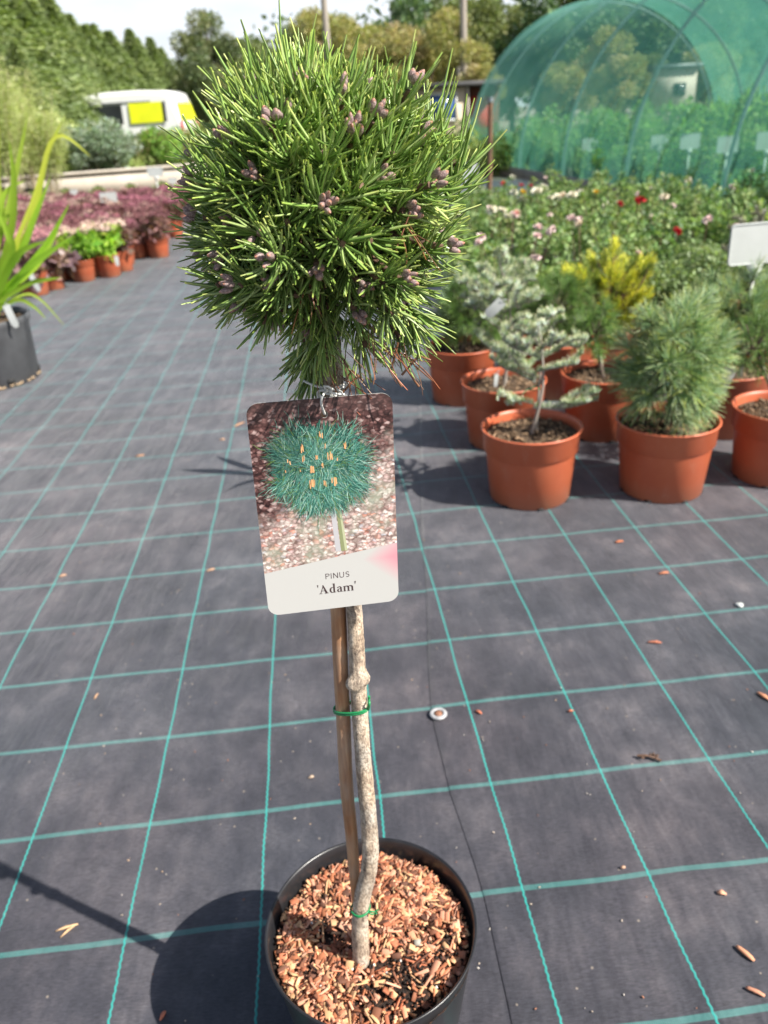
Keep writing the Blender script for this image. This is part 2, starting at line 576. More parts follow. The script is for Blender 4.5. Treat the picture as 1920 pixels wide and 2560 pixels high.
def mat_bark():
    m, nt, p = new_mat('flaky_bark')
    a_ = noise(nt, 120, 8, 0.7, stretch=(1, 1, 0.4))
    c_ = noise(nt, 420, 4, 0.75, stretch=(1, 1, 0.7))
    d_ = noise(nt, 28, 3, 0.5)
    c = ramp(nt, a_, [(0.32, (0.17, 0.125, 0.095)), (0.46, (0.44, 0.355, 0.275)), (0.64, (0.66, 0.58, 0.48))])
    c = mixc(nt, 0.9, c, ramp(nt, c_, [(0.38, (0.45, 0.42, 0.40)), (0.5, (0.95, 0.95, 0.95)), (0.68, (1.4, 1.38, 1.32))]), 'MULTIPLY')
    c = mixc(nt, 0.7, c, ramp(nt, d_, [(0.38, (0.72, 0.74, 0.76)), (0.62, (1.2, 1.12, 1.02))]), 'MULTIPLY')
    nt.links.new(c, p.inputs['Base Color'])
    p.inputs['Roughness'].default_value = 0.88
    bump(nt, p, mth(nt, 'ADD', a_, mth(nt, 'MULTIPLY', c_, 0.6)), 1.0, 0.0028)
    return m


M['bark'] = mat_bark()


def mat_soil(name, a, b, c3, scale):
    m, nt, p = new_mat(name)
    f = noise(nt, scale, 8, 0.7)
    g = noise(nt, scale * 0.18, 4, 0.6)
    c = ramp(nt, f, [(0.35, a), (0.55, b), (0.72, c3)])
    c = mixc(nt, 0.7, c, ramp(nt, g, [(0.35, (0.6, 0.6, 0.6)), (0.7, (1.5, 1.4, 1.2))]), 'MULTIPLY')
    nt.links.new(c, p.inputs['Base Color'])
    p.inputs['Roughness'].default_value = 0.95
    bump(nt, p, f, 1.0, 0.006)
    return m


M['soil'] = mat_soil('potting_soil', (0.02, 0.013, 0.009), (0.10, 0.065, 0.04), (0.32, 0.22, 0.14), 110)
M['soil_dark'] = mat_soil('dark_compost', (0.008, 0.006, 0.005), (0.035, 0.02, 0.014), (0.22, 0.09, 0.045), 260)


def mat_net():
    m, nt, p = new_mat('green_shade_net')
    tc = nt.nodes.new('ShaderNodeTexCoord')
    f = noise(nt, 2.2, 5, 0.6, vec=tc.outputs['Object'])
    fine = noise(nt, 55, 3, 0.7, vec=tc.outputs['Object'], stretch=(1, 1, 0.35))
    c = ramp(nt, f, [(0.3, (0.15, 0.50, 0.38)), (0.7, (0.25, 0.64, 0.52))])
    nt.links.new(c, p.inputs['Base Color'])
    p.inputs['Roughness'].default_value = 0.5
    tl = nt.nodes.new('ShaderNodeBsdfTranslucent')
    nt.links.new(c, tl.inputs['Color'])
    m1 = nt.nodes.new('ShaderNodeMixShader'); m1.inputs[0].default_value = 0.4
    nt.links.new(p.outputs[0], m1.inputs[1]); nt.links.new(tl.outputs[0], m1.inputs[2])
    tp = nt.nodes.new('ShaderNodeBsdfTransparent')
    tp.inputs['Color'].default_value = (0.86, 1.0, 0.95, 1)
    # woven threads cover more of the view when seen at a slant
    lw = nt.nodes.new('ShaderNodeLayerWeight'); lw.inputs['Blend'].default_value = 0.32
    cov = mth(nt, 'ADD', mth(nt, 'MULTIPLY', lw.outputs['Facing'], 0.46), mth(nt, 'ADD', 0.11, mth(nt, 'MULTIPLY', fine, 0.22)))
    cov = mth(nt, 'MINIMUM', cov, 0.93)
    m2 = nt.nodes.new('ShaderNodeMixShader')
    nt.links.new(cov, m2.inputs[0])
    nt.links.new(tp.outputs[0], m2.inputs[1]); nt.links.new(m1.outputs[0], m2.inputs[2])
    nt.links.new(m2.outputs[0], nt.nodes['Material Output'].inputs['Surface'])
    return m


M['net'] = mat_net()

# ---------------------------------------------------------------- setting: ground, fabric sheets
b = Buf()
b.add([(-300, -60, -0.012), (300, -60, -0.012), (300, 600, -0.012), (-300, 600, -0.012)], [(0, 1, 2, 3)])
tag(obj('ground', b, M['dirt']), 'pale trodden earth and gravel reaching back under the trees', 'ground', kind='structure')

SEAM = [(-3.0, .16), (.2, .124), (.4, .122), (.58, .119), (.77, .106), (.95, .078), (1.135, .066), (1.3, .072), (1.522, .083), (1.9, .10), (2.4, .13), (3.14, .176), (4.2, .20), (6.0, .16), (9, .0), (13.0, -.3)]
sy = [s[0] for s in SEAM]; sx = [s[1] for s in SEAM]
ys = np.concatenate([np.arange(-3, 3.2, 0.05), np.arange(3.2, 13.01, 0.25)])


def sheet(xs_fn, zs, name, label):
    bb = Buf(); V = []; ncol = len(zs)
    for y in ys:
        seam = np.interp(y, sy, sx) + 0.002 * math.sin(y * 9)
        for x, z in zip(xs_fn(seam), zs):
            V.append((x, y, z))
    Fq = [(i * ncol + k, i * ncol + k + 1, (i + 1) * ncol + k + 1, (i + 1) * ncol + k) for i in range(len(ys) - 1) for k in range(ncol - 1)]
    bb.add(V, Fq)
    return tag(obj(name, bb, M['fabric'], smooth=True), label, 'ground fabric', kind='structure')


sheet(lambda s: (-9, s + 0.04), (0, 0), 'ground_fabric', 'black woven ground fabric with teal grid lines, left sheet under the topiary')
sheet(lambda s: (s, s + 0.0015, s + 0.012, s + 0.05, 9), (0.0012, 0.0019, 0.0022, 0.0022, 0.0022), 'ground_fabric', 'black woven ground fabric with teal grid lines, right sheet lapping over along a dark seam')

# ---------------------------------------------------------------- the topiary pine in its black pot
rng = np.random.default_rng(7)
PC = Vector((-0.043, 0.580, 0.0))
pine = empty('potted_pine', 'small pine with round needle head on bare stem in black pot of wood chips', 'potted tree', PC)


def rel(p):
    return tuple(Vector(p) - PC)


b = Buf()
Rr = 0.117
lathe(b, [(0.0, 0.002), (0.082, 0.002), (0.086, 0.0), (0.088, 0.004), (0.098, 0.07), (0.1125, 0.185), (0.1135, 0.187), (0.1145, 0.196), (0.1165, 0.1985), (0.1170, 0.2000), (0.1165, 0.2012), (0.1150, 0.2012), (0.1135, 0.1995), (0.1122, 0.190), (0.1085, 0.160)], 96,
      wob=lambda t, z: 0.006 * math.sin(2 * t + 0.4) * z / 0.2)
obj('pot', b, M['blackplastic'], pine, smooth=True)

# compost surface: a shallow uneven mound
def soil_h(x, y):
    r = math.hypot(x, y) / 0.11
    return 0.176 + 0.010 * (1 - r * r) + 0.0028 * math.sin(x * 70 + 1) * math.cos(y * 63) + 0.006 * math.sin(x * 21 + y * 17 + .5) * (1 - r)


b = Buf()
V, F = [], []
nr, na = 26, 80
for i in range(nr + 1):
    r = 0.1115 * i / nr
    for k in range(na):
        t = 2 * math.pi * k / na
        x, y = r * math.cos(t), r * math.sin(t)
        V.append((x, y, soil_h(x, y) + rng.normal(0, 0.0012)))
for i in range(nr):
    for k in range(na):
        F.append((i * na + k, i * na + (k + 1) % na, (i + 1) * na + (k + 1) % na, (i + 1) * na + k))
b.add(V, F)
compost = obj('compost', b, M['soil_dark'], pine)

# wood chips: slivers, flakes and crumbs, thinning out where dark compost shows at the front right
b = Buf()


def chip_ok(x, y):
    d = math.hypot(x, y)
    if d > 0.1075: return 0
    # bare places
    p = 1.0
    for cx, cy, r, q in ((0.040, -0.066, 0.066, 0.12), (0.005, -0.072, 0.046, 0.14), (0.078, -0.03, 0.040, 0.2), (-.01, -.045, .02, .2), (-0.055, 0.006, 0.030, 0.12), (-0.070, -0.032, 0.018, 0.25), (0.052, 0.05, 0.018, 0.35), (0.09, 0.02, 0.022, 0.35), (-.045, .055, .015, .4)):
        e = math.hypot(x - cx, y - cy) / r
        if e < 1: p = min(p, q + (1 - q) * e ** 2)
    return p


chipcols = [(0.60, 0.29, 0.18), (0.64, 0.34, 0.22), (0.42, 0.14, 0.07), (0.62, 0.36, 0.19), (0.54, 0.23, 0.13), (0.36, 0.13, 0.06), (0.62, 0.37, 0.19), (0.22, 0.085, 0.045), (0.12, 0.05, 0.03)]
nch = 0
while nch < 2700:
    x, y = rng.uniform(-.11, .11, 2)
    if rng.random() > chip_ok(x, y): continue
    kind = rng.random()
    if kind < 0.34: L_, w_, t_ = rng.uniform(.010, .028), rng.uniform(.0016, .0038), .0010
    elif kind < 0.60: L_, w_, t_ = rng.uniform(.008, .018), rng.uniform(.004, .010), .0014
    else: L_, w_, t_ = rng.uniform(.002, .0055), rng.uniform(.001, .003), .001
    yaw = rng.uniform(0, math.pi * 2)
    R = Matrix.Rotation(yaw, 3, 'Z') @ Matrix.Rotation(rng.normal(0, .42), 3, 'Y') @ Matrix.Rotation(rng.normal(0, .5), 3, 'X')
    c = np.array(chipcols[rng.integers(len(chipcols))]) * math.exp(rng.normal(-.10, .15))
    z = soil_h(x, y) + rng.uniform(0.0005, .0055)
    dd = math.hypot(x, y)
    if dd + L_ / 2 > 0.109:
        s = (0.109 - L_ / 2) / dd
        x *= s; y *= s
    box(b, (x, y, z), (L_, w_, t_), R, np.clip(c, 0, .8), taper=0.8)
    nch += 1
# dark crumbs of peat, a few white perlite beads
for i in range(3400):
    x, y = rng.uniform(-.108, .108, 2)
    if math.hypot(x, y) > .107 or rng.random() < chip_ok(x, y) * .5: continue
    s = rng.uniform(.0012, .0035)
    c = (0.02, 0.013, 0.01) if rng.random() < .6 else ((0.16, 0.06, 0.03) if rng.random() < .5 else (0.42, 0.18, 0.09))
    box(b, (x, y, soil_h(x, y) + rng.uniform(0, .0045)), (s, s * .8, s * .8), Matrix.Rotation(rng.uniform(0, 3), 3, Vector(rng.normal(size=3)).normalized()), c, taper=.6)
for i in range(34):
    x, y = rng.uniform(-.068, .068, 2)
    s = rng.uniform(.0015, .003)
    box(b, (x, y, soil_h(x, y) + .003), (s, s, s), Matrix.Rotation(rng.uniform(0, 3), 3, Vector(rng.normal(size=3)).normalized()), (.7, .68, .62), taper=.6)
box(b, (0.050, -0.018, soil_h(.05, -.018) + .004), (.009, .0075, .008), Matrix.Rotation(.6, 3, 'X'), (.30, .29, .25), taper=.7)
obj('wood_chip_mulch', b, leaf_mat('wood_chips', 0.8, 0.0), pine)

# trunk
TR = [((781, 2092), .0090, .548), ((779, 2040), .0089, .549), ((778, 1985), .0087, .549), ((783, 1935), .0086, .55), ((795, 1890), .0084, .551), ((800, 1840), .0083, .552), ((797, 1775), .0080, .552), ((790, 1700), .0077, .553), ((783, 1620), .0074, .553), ((778, 1550), .0072, .554), ((774, 1480), .0074, .554), ((770, 1400), .0068, .555), ((765, 1310), .0066, .556), ((752, 1180), .0066, .558), ((738, 1040), .0068, .56), ((726, 930), .0070, .56), ((722, 850), .0072, .56), ((716, 780), .0078, .56), ((712, 700), .0075, .56), ((706, 600), .006, .56), ((702, 500), .0045, .56)]
pts = [at(p[0], p[1], Y) for p, r, Y in TR]
pts[0].z -= 0.0
base_pt = Vector((pts[0].x, pts[0].y, 0.15))
tp = smoothpath([base_pt] + pts, 5)
rr0 = [.0092] + [r for p, r, Y in TR]
ri = np.interp(np.linspace(0, len(rr0) - 1, len(tp)), range(len(rr0)), rr0)


def gnarl(path, rad, n, amp, seed, bumps=()):
    """tube with bark unevenness and knots"""
    bb = Buf(); tube(bb, path, rad, n, cap=True)
    V = bb.v[0]
    rs = np.random.default_rng(seed)
    P = np.array([tuple(p) for p in path])
    for i in range(len(path)):
        for k in range(n):
            q = V[i * n + k]; d = q - P[i]
            s = 1 + amp * (math.sin(k * 2.4 + i * .33) * .5 + rs.normal(0, .5))
            for c, r, h in bumps:
                e = np.linalg.norm(q - np.array(c)) / r
                if e < 1: s += h * (1 - e * e)
            V[i * n + k] = P[i] + d * s
    return bb


def dens(path, rad, k):
    out, ro = [], []
    for i in range(len(path) - 1):
        for j in range(k):
            t = j / k
            out.append(path[i].lerp(path[i + 1], t)); ro.append(rad[i] * (1 - t) + rad[i + 1] * t)
    out.append(path[-1]); ro.append(rad[-1])
    return out, ro


tpd, rid = dens(tp, ri, 2)
kn = [(at(762, 1478, .548), .008, .75), (at(789, 1466, .548), .0075, .7), (at(775, 1476, .547), .010, .35), (at(772, 1545, .55), .006, .15), (at(792, 1830, .545), .008, .12), (at(768, 1330, .55), .006, .2)]
b = gnarl(tpd, rid, 20, 0.035, 3, kn)
b.v = [v - np.array(PC) for v in b.v]
trunk = obj('trunk', b, M['bark'], pine, smooth=True)


# cane: pale split bamboo, orange-brown
def mat_cane():
    m, nt, p = new_mat('weathered_cane')
    f = noise(nt, 160, 6, 0.6, stretch=(1, 1, 0.06))
    g = noise(nt, 22, 4, 0.6, stretch=(1, 1, 0.5))
    c = ramp(nt, f, [(0.3, (0.17, 0.07, 0.03)), (0.5, (0.36, 0.17, 0.075)), (0.72, (0.54, 0.32, 0.17))])
    c = mixc(nt, ramp(nt, g, [(0.46, (0, 0, 0)), (0.70, (0.6, 0.6, 0.6))]), c, (0.40, 0.33, 0.26))
    nt.links.new(c, p.inputs['Base Color'])
    p.inputs['Roughness'].default_value = 0.5
    bump(nt, p, f, 0.6, 0.001)
    return m


CN = [((776, 1990), .0050, .566), ((767, 1900), .0056, .564), ((758, 1790), .0062, .563), ((748, 1690), .0064, .562), ((742, 1560), .0066, .561), ((736, 1440), .0066, .561), ((731, 1320), .0067, .561), ((722, 1150), .0066, .563), ((712, 960), .0064, .568), ((705, 860), .006, .572)]
cpts = [at(p[0], p[1], Y) for p, r, Y in CN]
cb = Vector((cpts[0].x + .002, .567, .15))
cp = smoothpath([cb] + cpts, 5)
cr = np.interp(np.linspace(0, 10, len(cp)), range(11), [.005] + [r for p, r, Y in CN])
cpd, crd = dens(cp, cr, 2)
b = gnarl(cpd, crd, 16, 0.012, 5)
b.v = [v - np.array(PC) for v in b.v]
cane = obj('cane', b, mat_cane(), pine, smooth=True)
tag(cane, 'orange-brown weathered support cane tied behind the stem')


# green ties
def loop_around(cx, cy, z0, rx, ry, rot, tilt, n=28, wob=0):
    L = []
    for i in range(n):
        t = 2 * math.pi * i / n
        x, y = rx * math.cos(t), ry * math.sin(t)
        X = x * math.cos(rot) - y * math.sin(rot); Y = x * math.sin(rot) + y * math.cos(rot)
        L.append(Vector((cx + X, cy + Y, z0 + tilt * x + wob * math.sin(3 * t))))
    return L


pt1 = at(777, 1528, .554); pc1 = at(741, 1535, .561)
mid = (pt1 + pc1) / 2
b = Buf()
half = (pt1 - pc1).length / 2 + .0078
for dz in (0, .0019):
    tube(b, [v - PC for v in loop_around(mid.x, mid.y, mid.z + dz, half, .0088, math.atan2(pt1.y - pc1.y, pt1.x - pc1.x), 0.30, wob=.0004)], .00105, 8, closed=True)
e = at(797, 1512, .549)
tube(b, [v - PC for v in smoothpath([at(796, 1532, .549), at(798, 1520, .545), e, e + Vector((.0005, 0, .004))], 4)], .0011, 8)
t1 = obj('tie', b, M['greentie'], pine, smooth=True)
tag(t1, 'upper green tie holding cane and stem together')
b = Buf()
q = at(779, 1962, .549)
tube(b, [v - PC for v in loop_around(q.x, q.y, q.z, .0098, .0098, 0, .18)], .0008, 8, closed=True)
tube(b, [v - PC for v in loop_around(q.x, q.y, q.z + .0015, .0098, .0098, 0, .10)], .0008, 8, closed=True)
k0 = q + Vector((.0085, -.005, .001))
tube(b, [v - PC for v in smoothpath([k0, k0 + Vector((.003, -.001, .001)), k0 + Vector((.006, 0, -.001)), k0 + Vector((.010, .001, .001))], 4)], .0009, 6)
tube(b, [v - PC for v in smoothpath([k0, k0 + Vector((.002, -.002, -.0015)), k0 + Vector((.005, -.001, -.003)), k0 + Vector((.008, -.002, -.001))], 4)], .0009, 6)
t2 = obj('tie', b, M['greentie'], pine, smooth=True)
tag(t2, 'lower thin green tie knotted round the stem above the chips')

# crown ----------------------------------------------------------
CC = np.array([-0.0325, 0.560, 0.947])
RAD = np.array([0.075, 0.073, 0.0755])
shoots = []     # (tip point, axis, needle length, has bud size)


def ray_ell(x, y, rad):
    v = np.array(ray(x, y)); v = v / np.linalg.norm(v)
    o = (np.array([0, 0, 1.0]) - CC) / rad
    d = v / rad
    A, Bq, Cq = d @ d, 2 * o @ d, o @ o - 1
    D = Bq * Bq - 4 * A * Cq
    if D < 0:
        t = -Bq / (2 * A)
        p = o + d * t
        p = p / np.linalg.norm(p)
        return CC + p * rad
    t = (-Bq - math.sqrt(D)) / (2 * A)
    return CC + (o + d * t) * rad


BUDS = [(518, 212, 1.0), (545, 190, .7), (655, 198, .8), (800, 190, 1.0), (803, 262, .8), (497, 312, 1.0), (588, 275, .7), (560, 382, 1.0), (622, 262, .5), (762, 300, 1.2), (697, 443, 1.4), (893, 408, 1.3), (932, 270, .9), (952, 292, .9), (872, 455, .8), (488, 545, .8), (600, 598, 1.0), (683, 572, .8), (772, 605, .6), (857, 660, 1.0), (935, 545, .8), (942, 628, 1.0), (963, 725, .9), (670, 692, .9), (765, 668, .9), (598, 716, .8), (432, 395, .8), (437, 470, .8), (535, 690, .6), (478, 695, .8), (505, 598, .6), (818, 388, .6), (1000, 600, .7), (850, 600, .6), (560, 505, .5), (740, 215, .5), (700, 330, .0), (620, 480, .0), (800, 520, .0), (960, 440, .0), (560, 300, 0), (850, 330, 0), (640, 640, 0), (900, 700, 0), (460, 620, 0), (990, 350, 0), (985, 500, 0), (840, 225, 0), (690, 240, 0), (620, 330, 0), (780, 400, 0), (470, 400, 0), (720, 730, 0), (830, 735, 0), (650, 745, 0)]
P_exp = []
for x, y, s in BUDS:
    jit = 1 + rng.normal(0, .03)
    p = ray_ell(x, y, RAD * jit * 0.98)
    P_exp.append(p)
    n = unit((p - CC) / RAD ** 2)
    vz = (p[2] - CC[2]) / RAD[2]
    ax = unit(n * 1.0 + np.array([0, -0.05, 0.22]) + rng.normal(0, .13, 3))
    shoots.append((p, ax, (0.0265 if vz > -.2 else 0.0235) * (1 + .22 * max(s - .8, 0)), s))
P_exp = np.array(P_exp)
# fill all round, keeping clear of the placed ones
G_ = (1 + 5 ** .5) / 2
BC = unit(np.random.default_rng(21).normal(size=(30, 3)))
BS = np.random.default_rng(22).uniform(.86, 1.12, 30)
for i in range(145):
    z = 1 - 2 * (i + .5) / 145
    t = 2 * math.pi * i / G_
    d = np.array([math.sqrt(1 - z * z) * math.cos(t), math.sqrt(1 - z * z) * math.sin(t), z])
    if d[2] < -0.80: continue
    d = unit(d + rng.normal(0, .08, 3))
    sc = 1 + rng.normal(0, .09)
    bi = np.argmax(BC @ d); d = unit(d + BC[bi] * .50); sc *= BS[bi] * (0.92 if d[2] > .45 else 1.0)
    if d[2] < .1 : sc *= 1 + .30 * max(0, 1 - abs(d[2] + .46) / .46)
    p = CC + d * RAD * sc
    if np.min(np.linalg.norm(P_exp - p, axis=1)) < 0.020: continue
    ax = unit(d * 0.9 + np.array([0, 0, 0.32]) + rng.normal(0, .14, 3))
    shoots.append((p, ax, 0.0245 if d[2] > -.3 else 0.0225, rng.choice([0, .6, .8]) if d[2] > -.5 else 0))
n_outer = len(shoots)
# inner layer gives depth
for i in range(60):
    d = unit(rng.normal(size=3))
    p = CC + d * RAD * rng.uniform(.45, .75)
    shoots.append((p, unit(d + np.array([0, 0, .35])), .028, 0))
# tall leaders at the top
for (x, y, Y) in ((640, 150, .55), (700, 160, .57), (865, 230, .56), (590, 175, .575), (765, 205, .58), (545, 235, .55), (930, 245, .57), (985, 300, .56)):
    p = np.array(at(x, y + 50, Y))
    shoots.append((p, unit(np.array([rng.normal(0, .12), rng.normal(0, .1), 1])), .033, 0))
# skirts hanging round the stem
for (x, y, Y, dx) in ((672, 790, .548, -.25), (655, 812, .565, -.3), (700, 765, .54, -.1), (678, 828, .57, -.2), (790, 762, .55, .3), (870, 750, .57, .6), (905, 725, .55, .5)):
    p = np.array(at(x, y - 12, Y))
    shoots.append((p, unit(np.array([dx, -.2, -1.0])), .026, 0))

nb, tb = Buf(), Buf()
bud_specs = []
for si, (p, ax, NL, bs) in enumerate(shoots):
    top = (p[2] - CC[2]) / RAD[2]
    n = int(76 if bs > 0.9 else 60)
    if n_outer <= si < n_outer + 60: n = 22
    sl = 0.026
    s = .10 + .9 * rng.random(n)
    base = p[None] - ax[None] * (s * sl)[:, None] + rng.normal(0, .0006, (n, 3))
    a1 = unit(np.cross(ax, rng.normal(size=3))); a2 = np.cross(ax, a1)
    phi = rng.random(n) * 2 * math.pi
    spread = np.radians(36 + 36 * s + rng.normal(0, 7, n))
    if bs > 0: spread += np.radians(14)
    if top > .75: spread -= np.radians(12)
    rad_ = np.cos(phi)[:, None] * a1 + np.sin(phi)[:, None] * a2
    d = np.cos(spread)[:, None] * ax + np.sin(spread)[:, None] * rad_
    L = NL * (1 - .22 * s) * np.exp(rng.normal(0, .09, n))
    # needles never reach into the stem or through the tag
    bend = ax[None] * rng.uniform(.12, .46, (n, 1)) + rad_ * rng.uniform(-.26, .04, (n, 1)) + rng.normal(0, .075, (n, 3)) + np.array([0, 0, .08])
    pal = np.array([[.215, .350, .080], [.290, .435, .115], [.165, .285, .065], [.375, .490, .180]])
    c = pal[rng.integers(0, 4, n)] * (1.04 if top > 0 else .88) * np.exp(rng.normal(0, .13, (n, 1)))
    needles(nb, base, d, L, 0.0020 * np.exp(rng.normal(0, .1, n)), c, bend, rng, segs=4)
    inner = CC + (p - CC) * .35
    sp = smoothpath([Vector(inner), Vector(CC + (p - CC) * .7 - ax * .004), Vector(p)], 4)
    tube(tb, [v - PC for v in sp], [.0021 + .0004 * (len(sp) - 1 - i) / len(sp) for i in range(len(sp))], 6)
    if bs > 0: bud_specs.append((p, ax, bs))
nb.v = [v - np.array(PC) for v in nb.v]
# dead brown needles at the underside
dn = Buf()
for (x, y, Y) in ((800, 700, .52), (840, 755, .53), (745, 770, .54), (880, 745, .54), (720, 800, .55), (815, 745, .55), (690, 760, .545), (660, 600, .51), (870, 500, .50), (765, 820, .55)):
    p = np.array(at(x, y, Y)) - np.array(PC); n = 5
    d = np.tile([0.25, -.1, -1.0], (n, 1)) + rng.normal(0, .5, (n, 3))
    needles(dn, p + rng.normal(0, .003, (n, 3)), d, rng.uniform(.022, .038, n), .0011, vary(rng, n, (.20, .085, .045), .3), rng.normal(0, .2, (n, 3)), rng, segs=4)
for pl in (((930, 778), (905, 768), (868, 810)), ((860, 740), (845, 800), (868, 835)), ((905, 835), (880, 800), (862, 770)), ((785, 822), (760, 800), (748, 818)), ((738, 850), (765, 820), (778, 812))):
    tube(dn, [at(q[0], q[1], .545) - PC for q in pl], [.0009, .0007, .0009], 6, col=(.22, .10, .05))

crown = obj('crown', tb, M['twig'], pine, smooth=True)
tag(crown, 'round head of short green pine needles on dark twigs')
obj('needles', nb, M['needle'], crown)
dno = obj('dead_needles', dn, M['needle'], crown)
tag(dno, 'dry brown needles hanging under the head')


def mat_bud():
    m, nt, p = new_mat('resinous_bud')
    f = noise(nt, 900, 5, 0.7)
    at_ = nt.nodes.new('ShaderNodeAttribute'); at_.attribute_name = 'Col'
    c = mixc(nt, ramp(nt, f, [(0.47, (0, 0, 0)), (0.58, (.85, .85, .85))]), at_.outputs['Color'], (.42, .32, .29))
    nt.links.new(c, p.inputs['Base Color'])
    p.inputs['Roughness'].default_value = .6
    bump(nt, p, f, .8, .0006)
    return m


MB_ = mat_bud()
bud_specs.sort(key=lambda s: s[0][1])
for p, ax, bs in bud_specs[:96]:
    b = Buf()
    k = 2 if bs < .55 else (3 if bs < .75 else (4 if bs < 1.1 else 6))
    a1 = unit(np.cross(ax, rng.normal(size=3))); a2 = np.cross(ax, a1)
    for i in range(k):
        t = 2 * math.pi * i / max(k, 1) + rng.uniform(0, .6)
        off = (math.cos(t) * a1 + math.sin(t) * a2) * (.0027 if not (k > 3 and i == 0) else 0)
        dd = unit(ax + off * 110)
        Lb = rng.uniform(.0075, .0110) * (1.15 if bs > 1 else .85)
        w = rng.uniform(.0018, .0025)
        q0 = p + off + ax * .005 - np.array(PC)
        prof = [(0, .6), (.2, 1.0), (.5, 1.05), (.78, .72), (.93, .35), (1.0, .06)]
        path = [Vector(q0 + dd * Lb * u) for u, r in prof]
        nv = b.n
        tube(b, path, [w * r for u, r in prof], 9, col=(.20, .13, .13))
        cc = b.c[-3].copy(); cc[36:] = (.40, .16, .09); b.c[-3] = cc   # orange-brown tip
    obj('bud_cluster', b, MB_, crown, smooth=True)

# ---------------------------------------------------------------- plant tag
TW, TH = 0.1023, 0.1700
CARDM = Matrix.Translation((-0.0415, 0.525, 0.7415)) @ Matrix.Rotation(0.144, 4, 'Z') @ Matrix.Rotation(-0.03, 4, 'X') @ Matrix.Rotation(0.0258, 4, 'Y')
ptag = empty('plant_tag', 'portrait plant label card with a round pine picture hanging from the topiary stem', 'plant tag')
ptag.matrix_world = CARDM
outl = []
cr_ = .0085
for cx, cz, a0 in ((TW / 2 - cr_, TH / 2 - cr_, 0), (-TW / 2 + cr_, TH / 2 - cr_, 90), (-TW / 2 + cr_, -TH / 2 + cr_, 180), (TW / 2 - cr_, -TH / 2 + cr_, 270)):
    for i in range(9):
        t = math.radians(a0 + i * 90 / 8)
        outl.append((cx + cr_ * math.cos(t), cz + cr_ * math.sin(t)))
HX, HZ, HR = 0.0025, TH / 2 - 0.0118, 0.0027
hole = [(HX + HR * math.cos(t), HZ + HR * math.sin(t)) for t in np.linspace(0, 2 * math.pi, 20, endpoint=False)]
tri = geometry.tessellate_polygon([[Vector((x, z, 0)) for x, z in outl], [Vector((x, z, 0)) for x, z in hole]])
allp = outl + hole
nO, nH = len(outl), len(hole)
b = Buf()
T2 = .0003
bow = lambda x, z: 0.0          # a slight bow of the card
def cv(x, z, o=0): return (x, bow(x, z) + o, z)
# finer face so that the bow reads: grid cells inside are not needed at this size
fr = [cv(x, z, -T2) for x, z in allp]; bk = [cv(x, z, T2) for x, z in allp]
b.add(fr, [tuple(t) for t in tri], mi=0)
b.add(bk, [tuple(t)[::-1] for t in tri], mi=1)
side = [(i, (i + 1) % nO, (i + 1) % nO + nO, i + nO) for i in range(nO)]
b.add([cv(x, z, -T2) for x, z in outl] + [cv(x, z, T2) for x, z in outl], side, mi=1)
side = [(i, (i + 1) % nH, (i + 1) % nH + nH, i + nH) for i in range(nH)]
b.add([cv(x, z, -T2) for x, z in hole] + [cv(x, z, T2) for x, z in hole], side, mi=1)


